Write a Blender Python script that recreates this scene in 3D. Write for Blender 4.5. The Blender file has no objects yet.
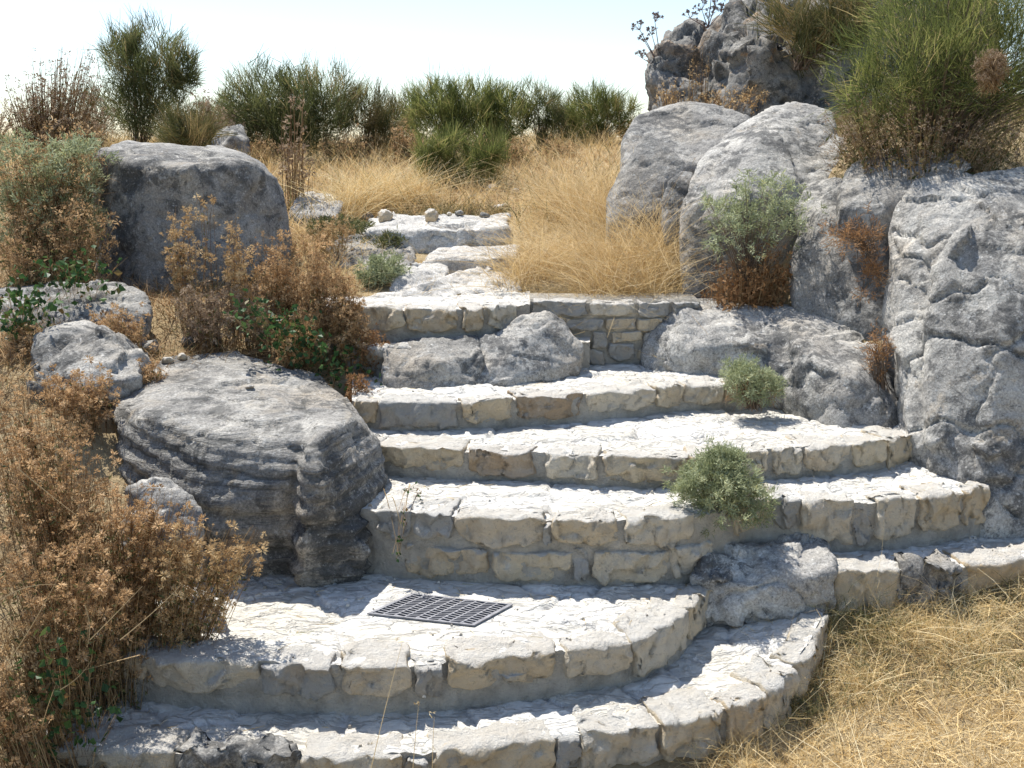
import bpy, bmesh, math, random
import numpy as np
from mathutils import Vector

SEED = 7
rng = np.random.default_rng(SEED)
sc = bpy.context.scene
col = sc.collection
R = math.radians

# ------------------------------------------------------------------ camera
EYE = 1.75
FPX = 995.0
PITCH = math.atan((384 - 150) / FPX)
CP, SP = math.cos(PITCH), math.sin(PITCH)

def ray(px, py):
    u = (px - 512) / FPX
    v = -(py - 384) / FPX
    return np.array([u, CP + v * SP, -SP + v * CP])

def W(px, py, Y):
    """world point seen at that pixel, Y metres ahead of the camera"""
    d = ray(px, py)
    return np.array([0, 0, EYE]) + d * (Y / d[1])

def onz(px, py, z):
    d = ray(px, py)
    return np.array([0, 0, EYE]) + d * ((z - EYE) / d[2])

cam_d = bpy.data.cameras.new('camera')
cam = bpy.data.objects.new('camera', cam_d)
col.objects.link(cam)
cam.location = (0, 0, EYE)
cam.rotation_euler = (R(90) - PITCH, 0, 0)
cam_d.sensor_width = 36
cam_d.lens = 36 * FPX / 1024
cam_d.clip_end = 3000
sc.camera = cam

# ------------------------------------------------------------------ light
sun_from = Vector((-0.36, 0.50, 1.12)).normalized()
sd = bpy.data.lights.new('sun', 'SUN')
sd.energy = 4.8
sd.angle = R(0.5)
sd.color = (1.0, 0.96, 0.89)
so = bpy.data.objects.new('sun', sd)
col.objects.link(so)
so.location = (-3, 4, 9)
so.rotation_euler = sun_from.to_track_quat('Z', 'Y').to_euler()
wd = bpy.data.worlds.new('World')
sc.world = wd
wd.use_nodes = True
wn = wd.node_tree
bg = wn.nodes['Background']
sky = wn.nodes.new('ShaderNodeTexSky')
sky.sky_type = 'NISHITA'
sky.sun_disc = False
sky.sun_elevation = math.asin(sun_from.z)
sky.sun_rotation = math.atan2(sun_from.x, sun_from.y)
sky.air_density = 1.0
sky.dust_density = 0.6
sky.ozone_density = 1.8
hs = wn.nodes.new('ShaderNodeHueSaturation')
hs.inputs['Saturation'].default_value = 0.95
wn.links.new(sky.outputs[0], hs.inputs['Color'])
wn.links.new(hs.outputs[0], bg.inputs[0])
bg.inputs[1].default_value = 0.125
sc.view_settings.view_transform = 'Standard'
sc.view_settings.look = 'None'
sc.view_settings.exposure = 0.70
sc.view_settings.gamma = 1
sc.view_settings.use_curve_mapping = False
sc.cycles.max_bounces = 6
sc.cycles.transparent_max_bounces = 4

# ------------------------------------------------------------------ numpy noise
_pr = np.random.default_rng(3)
PERM = np.concatenate([_pr.permutation(256)] * 3).astype(np.int64)
GRAD = _pr.normal(size=(256, 3))
GRAD /= np.linalg.norm(GRAD, axis=1)[:, None]

def perlin(P):
    P = np.asarray(P, float)
    I = np.floor(P).astype(np.int64)
    Fr = P - I
    I &= 255
    U = Fr * Fr * Fr * (Fr * (Fr * 6 - 15) + 10)
    out = 0
    for dx in (0, 1):
        wx = U[:, 0] if dx else 1 - U[:, 0]
        for dy in (0, 1):
            wy = U[:, 1] if dy else 1 - U[:, 1]
            for dz in (0, 1):
                wz = U[:, 2] if dz else 1 - U[:, 2]
                h = PERM[PERM[PERM[(I[:, 0] + dx) & 255] + ((I[:, 1] + dy) & 255)] + ((I[:, 2] + dz) & 255)]
                g = GRAD[h]
                out = out + wx * wy * wz * (g[:, 0] * (Fr[:, 0] - dx) + g[:, 1] * (Fr[:, 1] - dy) + g[:, 2] * (Fr[:, 2] - dz))
    return out * 1.6

def fbm(P, octv=4, lac=2.1, gain=0.5, ridged=False):
    P = np.asarray(P, float)
    a, s, t = 1.0, 0, 0
    for k in range(octv):
        n = perlin(P * lac ** k + 17.3 * k)
        if ridged:
            n = 1 - 2 * np.abs(n)
        s = s + a * n
        t += a
        a *= gain
    return s / t

def cells(P2, seed=0):
    """2D Voronoi: distance to the cell edge and a random number per cell"""
    P2 = np.asarray(P2, float)
    I = np.floor(P2).astype(np.int64)
    d1 = np.full(len(P2), 9.0); d2 = np.full(len(P2), 9.0); cid = np.zeros(len(P2))
    for dx in (-1, 0, 1):
        for dy in (-1, 0, 1):
            c = I + np.array([dx, dy])
            h = PERM[PERM[(c[:, 0] + seed) & 255] + (c[:, 1] & 255)]
            h2 = PERM[h + 91]
            px_ = c[:, 0] + 0.1 + 0.8 * h / 255.0
            py_ = c[:, 1] + 0.1 + 0.8 * h2 / 255.0
            d = np.hypot(P2[:, 0] - px_, P2[:, 1] - py_)
            closer = d < d1
            d2 = np.where(closer, d1, np.minimum(d2, d))
            cid = np.where(closer, PERM[h + 33] / 255.0, cid)
            d1 = np.where(closer, d, d1)
    return d2 - d1, cid

def facets(P, seed=0):
    """broken-stone relief: every 3D cell is a plane tilted its own way"""
    P = np.asarray(P, float)
    I = np.floor(P).astype(np.int64)
    best = np.full(len(P), 9.0); val = np.zeros(len(P))
    for dx in (-1, 0, 1):
        for dy in (-1, 0, 1):
            for dz in (-1, 0, 1):
                c = I + np.array([dx, dy, dz])
                h = PERM[PERM[PERM[(c[:, 0] + seed) & 255] + (c[:, 1] & 255)] + (c[:, 2] & 255)]
                q = c + 0.5 + 0.42 * GRAD[h]
                d = np.linalg.norm((P - q), axis=1)
                g = GRAD[PERM[h + 57]]
                v = np.einsum('ij,ij->i', P - q, g) + .11 * (PERM[h + 11] / 127.5 - 1)
                cl = d < best
                val = np.where(cl, v, val); best = np.where(cl, d, best)
    return np.tanh(val * 1.6) / 1.6

# ------------------------------------------------------------------ object helpers
def tag(o, label=None, cat=None, group=None, kind=None):
    if label: o['label'] = label
    if cat: o['category'] = cat
    if group: o['group'] = group
    if kind: o['kind'] = kind
    return o

def empty(name, loc, label=None, cat=None, group=None):
    o = bpy.data.objects.new(name, None)
    o.empty_display_size = 0.1
    o.location = tuple(float(v) for v in loc)
    col.objects.link(o)
    return tag(o, label, cat, group)

def mesh_np(name, V, Q, T=None, mat=None, parent=None, attrs=None, smooth=True, origin=None):
    """V (n,3), Q (m,4) quads, T (k,3) triangles; V in world coordinates"""
    V = np.asarray(V, float)
    if origin is None and parent is not None:
        o_ = np.zeros(3); q = parent
        while q is not None:
            o_ += np.array(q.location); q = q.parent
        origin_abs = o_
        V = V - origin_abs
    elif origin is not None:
        V = V - np.asarray(origin, float)
    me = bpy.data.meshes.new(name)
    Q = np.zeros((0, 4), np.int32) if Q is None else np.asarray(Q, np.int32).reshape(-1, 4)
    T = np.zeros((0, 3), np.int32) if T is None else np.asarray(T, np.int32).reshape(-1, 3)
    me.vertices.add(len(V))
    me.vertices.foreach_set('co', V.astype(np.float32).ravel())
    nl = Q.size + T.size
    me.loops.add(nl)
    me.loops.foreach_set('vertex_index', np.concatenate([Q.ravel(), T.ravel()]).astype(np.int32))
    npoly = len(Q) + len(T)
    me.polygons.add(npoly)
    me.polygons.foreach_set('loop_start', np.concatenate([np.arange(len(Q)) * 4, Q.size + np.arange(len(T)) * 3]).astype(np.int32))
    me.polygons.foreach_set('use_smooth', np.full(npoly, smooth))
    if attrs:
        for k, a in attrs.items():
            at = me.attributes.new(k, 'FLOAT', 'POINT')
            at.data.foreach_set('value', np.asarray(a, np.float32))
    me.update(calc_edges=True)
    if mat: me.materials.append(mat)
    o = bpy.data.objects.new(name, me)
    col.objects.link(o)
    if parent is not None:
        o.parent = parent
    if origin is not None:
        o.location = tuple(float(v) for v in origin)
    return o

# ------------------------------------------------------------------ materials
def nmat(name):
    m = bpy.data.materials.new(name)
    m.use_nodes = True
    nt = m.node_tree
    b = nt.nodes['Principled BSDF']
    b.inputs['Roughness'].default_value = 0.9
    b.inputs['Specular IOR Level'].default_value = 0.2
    return m, nt, b

class NB:
    """tiny node builder"""
    def __init__(s, nt):
        s.nt = nt
        g = nt.nodes.new('ShaderNodeNewGeometry')
        s.pos = g.outputs['Position']
    def n(s, t, **kw):
        x = s.nt.nodes.new(t)
        for k, v in kw.items():
            setattr(x, k, v)
        return x
    def link(s, a, b): s.nt.links.new(a, b)
    def scale(s, vec):
        m = s.n('ShaderNodeMapping')
        m.inputs['Scale'].default_value = vec
        s.link(s.pos, m.inputs[0])
        return m.outputs[0]
    def noise(s, scale, detail=5, rough=0.6, dist=0.0, vec=None):
        x = s.n('ShaderNodeTexNoise')
        s.link(vec or s.pos, x.inputs['Vector'])
        x.inputs['Scale'].default_value = scale
        x.inputs['Detail'].default_value = detail
        x.inputs['Roughness'].default_value = rough
        x.inputs['Distortion'].default_value = dist
        return x.outputs[0]
    def voro(s, scale, feature='F1', vec=None, out=0):
        x = s.n('ShaderNodeTexVoronoi', feature=feature)
        s.link(vec or s.pos, x.inputs['Vector'])
        x.inputs['Scale'].default_value = scale
        return x.outputs[out]
    def ramp(s, fac, stops, interp='LINEAR'):
        x = s.n('ShaderNodeValToRGB')
        x.color_ramp.interpolation = interp
        e = x.color_ramp.elements
        while len(e) < len(stops): e.new(0.5)
        for i, (p, c) in enumerate(stops):
            e[i].position = p
            e[i].color = (*c, 1) if not isinstance(c, (int, float)) else (c, c, c, 1)
        s.link(fac, x.inputs[0])
        return x.outputs[0]
    def mix(s, fac, a, b, blend='MIX'):
        x = s.n('ShaderNodeMix', data_type='RGBA', blend_type=blend)
        if isinstance(fac, (int, float)): x.inputs[0].default_value = fac
        else: s.link(fac, x.inputs[0])
        for i, v in ((6, a), (7, b)):
            if isinstance(v, tuple): x.inputs[i].default_value = (*v, 1)
            else: s.link(v, x.inputs[i])
        return x.outputs[2]
    def math(s, op, a, b=None):
        x = s.n('ShaderNodeMath', operation=op)
        for i, v in ((0, a), (1, b)):
            if v is None: continue
            if isinstance(v, (int, float)): x.inputs[i].default_value = v
            else: s.link(v, x.inputs[i])
        return x.outputs[0]
    def attr(s, name):
        return s.n('ShaderNodeAttribute', attribute_name=name).outputs['Fac']
    def bump(s, h, dist, strength=1.0, normal=None):
        x = s.n('ShaderNodeBump')
        x.inputs['Strength'].default_value = strength
        x.inputs['Distance'].default_value = dist
        s.link(h, x.inputs['Height'])
        if normal: s.link(normal, x.inputs['Normal'])
        return x.outputs[0]

def rock_mat(name, mid=0.30, pale=0.50, dark=0.07, darkcut=0.60, warm=0.3, warmcol=(0.40, 0.30, 0.18), strata=False, palecut=0.5):
    m, nt, b = nmat(name)
    k = NB(nt)
    n1 = k.noise(4.5, 8, 0.62, 0.3)
    base = k.ramp(n1, [(0.30, (mid * .80, mid * .77, mid * .72)), (palecut, (mid * 1.02, mid * .975, mid * .89)), (palecut + .18, (pale * 1.02, pale * .975, pale * .88))])
    # warm mineral staining
    n2 = k.noise(2.1, 5, 0.6, 0.6)
    wf = k.ramp(n2, [(0.52, 0.0), (0.70, warm)])
    c = k.mix(wf, base, warmcol)
    # black and dark grey lichen
    n3 = k.noise(11, 9, 0.75, 0.5)
    n3b = k.noise(2.6, 3, 0.5)
    comb = k.math('ADD', k.math('MULTIPLY', n3, 0.62), k.math('MULTIPLY', n3b, 0.38))
    lf = k.ramp(comb, [(darkcut - .09, 0.0), (darkcut - .04, 0.75), (darkcut + .05, 0.92)])
    c = k.mix(lf, c, (dark, dark * 1.0, dark * .98))
    # dark water streaks and rusty patches
    stv = k.scale((7.0, 7.0, 0.9))
    c = k.mix(k.ramp(k.noise(1.0, 5, 0.6, 0.6, stv), [(0.56, 0.0), (0.68, 0.55)]), c, (mid * .42, mid * .41, mid * .39))
    c = k.mix(k.ramp(k.noise(1.5, 4, 0.6, 0.8), [(0.58, 0.0), (0.72, 0.5)]), c, (pale * 1.05, pale * 1.0, pale * .90))
    c = k.mix(k.ramp(k.noise(3.7, 6, 0.65, 1.0), [(0.61, 0.0), (0.70, warm)]), c, warmcol)
    # pale lichen spots
    v = k.voro(38)
    pf = k.ramp(k.math('ADD', v, k.math('MULTIPLY', k.noise(9, 3), 0.6)), [(0.38, 0.55), (0.46, 0.0)])
    c = k.mix(pf, c, (pale * 1.12, pale * 1.08, pale * .99))
    fl = k.noise(48, 6, 0.78, 0.3)
    c = k.mix(k.ramp(fl, [(0.57, 0.0), (0.64, 0.75)]), c, (dark * 1.3, dark * 1.3, dark * 1.25))
    c = k.mix(k.ramp(k.noise(33, 6, 0.75, 0.2), [(0.57, 0.0), (0.66, 0.6)]), c, (pale * 1.15, pale * 1.14, pale * 1.08))
    sp = k.noise(120, 5, 0.75)
    c = k.mix(0.8, c, k.ramp(sp, [(0.3, 0.2), (0.7, 0.82)]), 'OVERLAY')
    if strata:
        vec = k.scale((1.2, 1.2, 9.0))
        ns = k.noise(4.0, 6, 0.65, 0.8, vec)
        c = k.mix(k.ramp(ns, [(0.38, 0.65), (0.47, 0.0)]), c, (0.07, 0.07, 0.065))
        c = k.mix(k.ramp(ns, [(0.58, 0.0), (0.72, 0.55)]), c, (0.42, 0.37, 0.29))
    k.link(c, b.inputs['Base Color'])
    h = k.math('ADD', k.noise(28, 10, 0.72), k.math('MULTIPLY', k.ramp(k.voro(22, 'SMOOTH_F1'), [(0.0, 0.0), (0.5, 1.0)]), 0.5))
    if strata:
        h = k.math('ADD', h, k.math('MULTIPLY', k.noise(4.0, 6, 0.65, 0.8, k.scale((1.2, 1.2, 9.0))), 1.6))
    nrm = k.bump(h, 0.016, 0.9)
    k.link(nrm, b.inputs['Normal'])
    return m

def veg_mat(name, stops, trans=0.3, rough=0.7):
    m, nt, b = nmat(name)
    k = NB(nt)
    c = k.ramp(k.attr('rnd'), stops)
    k.link(c, b.inputs['Base Color'])
    b.inputs['Roughness'].default_value = rough
    if trans > 0:
        t = k.n('ShaderNodeBsdfTranslucent')
        k.link(c, t.inputs[0])
        mx = k.n('ShaderNodeMixShader')
        mx.inputs[0].default_value = trans
        k.link(b.outputs[0], mx.inputs[1]); k.link(t.outputs[0], mx.inputs[2])
        k.link(mx.outputs[0], nt.nodes['Material Output'].inputs[0])
    return m

M = {}
M['grey_rock'] = rock_mat('grey_limestone', 0.26, 0.42, 0.075, 0.59, 0.28)
M['pale_rock'] = rock_mat('pale_limestone', 0.34, 0.50, 0.085, 0.60, 0.32, palecut=0.48)
M['layer_rock'] = rock_mat('layered_limestone', 0.27, 0.43, 0.07, 0.60, 0.4, strata=True)
M['path_rock'] = rock_mat('path_limestone', 0.46, 0.62, 0.15, 0.64, 0.3)
M['dark_rock'] = rock_mat('lichened_limestone', 0.26, 0.46, 0.06, 0.575, 0.2)
M['pitted_rock'] = rock_mat('pitted_limestone', 0.38, 0.60, 0.07, 0.59, 0.15)
M['far_rock'] = rock_mat('brown_crag_stone', 0.20, 0.32, 0.06, 0.59, 0.9, (0.31, 0.20, 0.11))

def tread_mat():
    m, nt, b = nmat('white_flagstone')
    k = NB(nt)
    cid = k.attr('cid'); ed = k.attr('edge')
    slab = k.ramp(cid, [(0.0, (0.62, 0.585, 0.51)), (0.35, (0.70, 0.675, 0.615)), (0.7, (0.74, 0.715, 0.66)), (1.0, (0.64, 0.605, 0.53))])
    n1 = k.noise(7, 7, 0.65, 0.4)
    slab = k.mix(k.ramp(n1, [(0.52, 0.0), (0.70, 0.55)]), slab, (0.56, 0.515, 0.44))
    mort = k.ramp(k.noise(30, 6, 0.7), [(0.3, (0.56, 0.54, 0.50)), (0.7, (0.70, 0.68, 0.63))])
    c = k.mix(k.ramp(k.math('ADD', ed, k.math('MULTIPLY', k.math('SUBTRACT', k.noise(26, 5), 0.5), 0.12)), [(0.03, 1.0), (0.10, 0.0)]), slab, mort)
    c = k.mix(k.ramp(k.noise(55, 5, 0.75), [(0.62, 0.0), (0.74, 0.6)]), c, (0.30, 0.27, 0.22))
    c = k.mix(k.ramp(k.noise(3.1, 6, 0.7, 0.8), [(0.62, 0.0), (0.72, 0.3)]), c, (0.46, 0.45, 0.42))
    k.link(c, b.inputs['Base Color'])
    st = k.scale((1.0, 2.2, 1.0))
    cr = k.ramp(k.voro(5, 'DISTANCE_TO_EDGE', st), [(0.0, 0.0), (0.05, 1.0)])
    h = k.math('ADD', k.noise(16, 9, 0.7, 0.3, st), k.math('MULTIPLY', k.noise(80, 5, 0.75), 0.5))
    h = k.math('ADD', h, k.math('MULTIPLY', k.ramp(k.noise(9, 6, 0.6, 1.0, st), [(0.46, 0.0), (0.54, 1.0)]), 0.7))
    h = k.math('ADD', h, k.math('MULTIPLY', cr, 0.12))
    k.link(k.bump(h, 0.015, 0.9), b.inputs['Normal'])
    return m
M['tread'] = tread_mat()

def stone_mat(name, stops, stain=0.5):
    m, nt, b = nmat(name)
    k = NB(nt)
    oi = k.n('ShaderNodeObjectInfo').outputs['Random']
    c = k.ramp(oi, stops)
    c = k.mix(k.ramp(k.noise(9, 7, 0.65, 0.5), [(0.45, 0.0), (0.68, stain)]), c, (0.62, 0.585, 0.52))
    c = k.mix(k.ramp(k.noise(16, 8, 0.72, 0.4), [(0.60, 0.0), (0.72, 0.55)]), c, (0.27, 0.25, 0.22))
    c = k.mix(k.ramp(k.noise(5.3, 5, 0.65, 0.5), [(0.5, 0.0), (0.68, 0.5)]), c, (0.58, 0.43, 0.26))
    c = k.mix(k.ramp(k.noise(7.7, 7, 0.7, 0.6), [(0.56, 0.0), (0.66, 0.5)]), c, (0.40, 0.38, 0.34))
    c = k.mix(k.ramp(k.noise(42, 7, 0.78, 0.3), [(0.56, 0.0), (0.66, 0.65)]), c, (0.33, 0.27, 0.20))
    c = k.mix(k.ramp(k.noise(27, 6, 0.75), [(0.58, 0.0), (0.68, 0.5)]), c, (0.70, 0.66, 0.57))
    # up-facing sides are mixed towards the white of the treads
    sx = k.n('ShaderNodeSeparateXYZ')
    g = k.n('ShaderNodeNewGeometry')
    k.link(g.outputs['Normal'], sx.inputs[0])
    up_mix = k.math('ADD', sx.outputs[2], k.math('MULTIPLY', k.math('SUBTRACT', k.noise(20, 5), 0.5), 0.6))
    c = k.mix(k.ramp(up_mix, [(0.45, 0.0), (0.75, 0.85)]), c, k.ramp(k.noise(18, 6, 0.7), [(0.3, (0.62, 0.58, 0.51)), (0.6, (0.73, 0.705, 0.65))]))
    k.link(c, b.inputs['Base Color'])
    h = k.math('ADD', k.noise(26, 9, 0.75), k.math('MULTIPLY', k.noise(90, 5, 0.75), 0.5))
    k.link(k.bump(h, 0.028, 1.0), b.inputs['Normal'])
    return m
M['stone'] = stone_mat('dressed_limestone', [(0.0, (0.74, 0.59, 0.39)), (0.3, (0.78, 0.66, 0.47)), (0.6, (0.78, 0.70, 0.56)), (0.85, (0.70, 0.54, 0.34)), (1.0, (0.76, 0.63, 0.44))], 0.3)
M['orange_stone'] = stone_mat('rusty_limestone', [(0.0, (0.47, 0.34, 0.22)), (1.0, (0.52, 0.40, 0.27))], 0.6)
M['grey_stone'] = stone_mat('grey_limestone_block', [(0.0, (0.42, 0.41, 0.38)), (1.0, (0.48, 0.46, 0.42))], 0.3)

def mortar_mat():
    m, nt, b = nmat('rough_mortar')
    k = NB(nt)
    c = k.ramp(k.noise(14, 8, 0.7), [(0.25, (0.33, 0.295, 0.24)), (0.5, (0.58, 0.535, 0.455)), (0.75, (0.74, 0.685, 0.58))])
    k.link(c, b.inputs['Base Color'])
    h = k.math('ADD', k.noise(40, 9, 0.72), k.math('MULTIPLY', k.noise(150, 3, 0.7), 0.4))
    k.link(k.bump(h, 0.035, 1.0), b.inputs['Normal'])
    return m
M['mortar'] = mortar_mat()

def soil_mat():
    m, nt, b = nmat('dry_soil')
    k = NB(nt)
    c = k.ramp(k.noise(3.0, 8, 0.65, 0.3), [(0.3, (0.26, 0.185, 0.10)), (0.5, (0.42, 0.32, 0.18)), (0.7, (0.52, 0.42, 0.26))])
    c = k.mix(k.ramp(k.noise(40, 6, 0.7), [(0.5, 0.0), (0.7, 0.6)]), c, (0.42, 0.33, 0.20))
    k.link(c, b.inputs['Base Color'])
    k.link(k.bump(k.noise(35, 8, 0.7), 0.03, 1.0), b.inputs['Normal'])
    return m
M['soil'] = soil_mat()

def iron_mat():
    m, nt, b = nmat('weathered_iron')
    k = NB(nt)
    c = k.ramp(k.noise(40, 5, 0.7), [(0.3, (0.16, 0.16, 0.175)), (0.7, (0.30, 0.30, 0.315))])
    k.link(c, b.inputs['Base Color'])
    b.inputs['Metallic'].default_value = 0.3
    b.inputs['Roughness'].default_value = 0.6
    return m
M['iron'] = iron_mat()
m_, nt_, b_ = nmat('drain_shade_black'); b_.inputs['Base Color'].default_value = (0.012, 0.012, 0.014, 1)  # flat black in place of the shade inside the drain
M['black'] = m_

V3 = lambda *a: a
M['straw'] = veg_mat('golden_straw', [(0.0, (0.34, 0.22, 0.10)), (0.3, (0.56, 0.40, 0.18)), (0.7, (0.72, 0.55, 0.29)), (1.0, (0.80, 0.67, 0.44))], 0.35)
M['broom_light'] = veg_mat('broom_yellow_green', [(0.0, (0.045, 0.06, 0.02)), (0.35, (0.13, 0.155, 0.045)), (0.75, (0.26, 0.275, 0.085)), (1.0, (0.48, 0.38, 0.18))], 0.45)
M['hay'] = veg_mat('pale_hay', [(0.0, (0.40, 0.26, 0.10)), (0.2, (0.62, 0.45, 0.20)), (0.6, (0.80, 0.63, 0.34)), (0.93, (0.88, 0.76, 0.50)), (1.0, (0.22, 0.23, 0.09))], 0.3)
M['brown_head'] = veg_mat('brown_seed_heads', [(0.0, (0.20, 0.12, 0.06)), (0.4, (0.50, 0.33, 0.17)), (0.8, (0.68, 0.48, 0.27)), (1.0, (0.74, 0.56, 0.36))], 0.35)
M['tan_head'] = veg_mat('tan_seed_heads', [(0.0, (0.33, 0.21, 0.10)), (0.5, (0.53, 0.37, 0.19)), (1.0, (0.72, 0.57, 0.34))], 0.25)
M['pink_head'] = veg_mat('dusty_brown_twigs', [(0.0, (0.22, 0.15, 0.10)), (0.5, (0.38, 0.28, 0.19)), (1.0, (0.52, 0.41, 0.29))], 0.25)
M['dry_stem'] = veg_mat('dry_stems', [(0.0, (0.12, 0.065, 0.03)), (0.5, (0.27, 0.165, 0.075)), (1.0, (0.44, 0.32, 0.17))], 0.1)
M['wood'] = veg_mat('grey_brown_wood', [(0.0, (0.09, 0.06, 0.04)), (1.0, (0.22, 0.16, 0.11))], 0.0)
M['broom'] = veg_mat('broom_green', [(0.0, (0.035, 0.055, 0.022)), (0.5, (0.075, 0.115, 0.036)), (0.85, (0.14, 0.18, 0.055)), (1.0, (0.30, 0.23, 0.10))], 0.3)
M['broom_dark'] = veg_mat('broom_dark_green', [(0.0, (0.06, 0.07, 0.03)), (0.5, (0.125, 0.145, 0.052)), (0.8, (0.21, 0.21, 0.085)), (1.0, (0.38, 0.28, 0.15))], 0.45)
M['broom_brown'] = veg_mat('broom_half_dry', [(0.0, (0.06, 0.07, 0.025)), (0.4, (0.13, 0.13, 0.05)), (0.7, (0.26, 0.20, 0.09)), (1.0, (0.42, 0.31, 0.16))], 0.3)
M['sage'] = veg_mat('silver_sage', [(0.0, (0.16, 0.18, 0.085)), (0.4, (0.32, 0.35, 0.19)), (0.8, (0.47, 0.50, 0.32)), (1.0, (0.54, 0.51, 0.23))], 0.3)
M['ivy'] = veg_mat('bramble_green', [(0.0, (0.02, 0.045, 0.015)), (0.5, (0.045, 0.10, 0.03)), (0.85, (0.09, 0.17, 0.05)), (1.0, (0.25, 0.12, 0.05))], 0.3, 0.45)
M['herb'] = veg_mat('dull_green_leaves', [(0.0, (0.06, 0.07, 0.03)), (0.5, (0.12, 0.13, 0.05)), (1.0, (0.24, 0.22, 0.09))], 0.3)
M['rust'] = veg_mat('rust_dry_fern', [(0.0, (0.17, 0.085, 0.035)), (0.5, (0.33, 0.18, 0.08)), (1.0, (0.50, 0.31, 0.16))], 0.25)
M['umbel'] = veg_mat('dark_dry_umbels', [(0.0, (0.16, 0.12, 0.11)), (1.0, (0.32, 0.25, 0.23))], 0.1)

# ------------------------------------------------------------------ terrain
def pin_poly(x, y, poly):
    x = np.asarray(x, float); y = np.asarray(y, float)
    ins = np.zeros(x.shape, bool)
    n = len(poly)
    for i in range(n):
        x0, y0 = poly[i]; x1, y1 = poly[(i + 1) % n]
        c = ((y0 > y) != (y1 > y)) & (x < (x1 - x0) * (y - y0) / ((y1 - y0) + 1e-12) + x0)
        ins ^= c
    return ins

ctrl = [(0, 0, 0), (-1, 1, 0), (1, 1, 0), (0, 2.0, 0), (-1.3, 2.0, .08), (1.2, 2.0, .0), (3, 1, .05), (3, 2.6, .12), (-3, 1, .1), (-3, 2.6, .45),
        (0.62, 2.35, .02), (.95, 2.6, .06), (1.3, 2.5, .08), (1.05, 2.95, .17), (1.35, 3.05, .22), (2.0, 3.0, .25),
        (-1.25, 2.45, .18), (-1.45, 2.8, .36), (-1.05, 2.75, .27), (-.9, 3.05, .33), (-1.6, 3.3, .62), (-2.4, 3.4, .75)]
for px, py, Y in [(60, 370, 3.9), (150, 345, 4.4), (200, 305, 4.8), (310, 330, 4.65), (340, 345, 4.5), (60, 265, 5.5), (-60, 270, 5.5), (150, 285, 5.3), (290, 260, 5.6), (330, 245, 6.0),
                  (60, 185, 8), (-100, 180, 8), (250, 190, 8), (150, 148, 11), (0, 148, 11), (-250, 148, 11), (300, 152, 11), (450, 152, 11), (590, 140, 12),
                  (440, 303, 4.85), (440, 270, 5.5), (460, 236, 6.5), (400, 236, 6.5), (450, 209, 7.5), (600, 290, 4.95), (620, 262, 5.4), (650, 205, 6.3), (600, 190, 8),
                  (740, 302, 4.8), (900, 165, 5.0), (1024, 160, 5.1), (1200, 150, 5.2), (780, 140, 6.8), (700, 140, 8.8), (900, 110, 8), (1100, 90, 8.5),
                  (840, 215, 4.9), (380, 240, 6.2), (700, 250, 5.2)]:
    ctrl.append(tuple(W(px, py, Y)))
ctrl += [(2.6, 3.7, .7), (3.4, 3.3, .55), (3.5, 4.2, 1.4), (-4, 16, 1.8), (4, 16, 1.9), (0, 16, 1.7), (12, 14, 2.2), (-12, 14, 1.7), (-8, 6, 1.4), (9, 6, 2.0), (-6, 2, .6), (7, 2, .4), (0, -4, -.1), (-6, -4, .1), (6, -4, .1)]
ctrl = np.array(ctrl)

STEPZ = []      # (polygon, level) of every step, filled below; the ground stays under them

def _phi(r): return np.sqrt(r * r + 0.09)
_D = np.hypot(ctrl[:, None, 0] - ctrl[None, :, 0], ctrl[:, None, 1] - ctrl[None, :, 1])
_n = len(ctrl)
_A = np.zeros((_n + 1, _n + 1))
_A[:_n, :_n] = -_phi(_D) + np.eye(_n) * -0.02
_A[:_n, _n] = 1; _A[_n, :_n] = 1
_wt = np.linalg.solve(_A, np.concatenate([ctrl[:, 2], [0]]))

def ground(x, y, clamp=True):
    x = np.atleast_1d(np.asarray(x, float)); y = np.atleast_1d(np.asarray(y, float))
    out = np.empty(len(x))
    for s in range(0, len(x), 20000):
        xs, ys = x[s:s + 20000], y[s:s + 20000]
        xc = np.clip(xs, -12, 12); yc = np.clip(ys, -5, 15)
        d = np.hypot(xc[:, None] - ctrl[None, :, 0], yc[:, None] - ctrl[None, :, 1])
        z = -_phi(d) @ _wt[:_n] + _wt[_n]
        over = np.hypot(xs - xc, ys - yc)
        out[s:s + 20000] = z - 0.10 * over
    r = np.hypot(x, y)
    amp = np.clip((y - 1) / 3, 0, 1)
    P = np.stack([x, y, np.zeros_like(x)], 1)
    out += 0.03 * fbm(P * 1.7, 3) * amp + 0.012 * fbm(P * 7, 2)
    if clamp:
        for poly, lev in STEPZ:
            ins = pin_poly(x, y, poly)
            out = np.where(ins, np.minimum(out, lev - 0.07), out)
    return out

def g1(x, y): return float(ground([x], [y])[0])

# ------------------------------------------------------------------ the stone stairs
def curve(pts, z=None):
    out = []
    for p in pts:
        zz = p[2] if len(p) > 2 else z
        out.append(np.append(onz(p[0], p[1], zz), p[0]))
    return np.array(out)          # x, y, z, px

def smooth_curve(C, n):
    """resample with Catmull-Rom on chord length; keeps px as 4th channel"""
    d = np.concatenate([[0], np.cumsum(np.hypot(*(np.diff(C[:, :2], axis=0).T)) + 1e-9)])
    t = np.linspace(0, d[-1], n)
    m = np.gradient(C, d, axis=0)
    i = np.clip(np.searchsorted(d, t, 'right') - 1, 0, len(d) - 2)
    h = (d[i + 1] - d[i])[:, None]
    s = ((t - d[i])[:, None]) / h
    return ((2 * s**3 - 3 * s**2 + 1) * C[i] + (s**3 - 2 * s**2 + s) * h * m[i] + (-2 * s**3 + 3 * s**2) * C[i + 1] + (s**3 - s**2) * h * m[i + 1])

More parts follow.
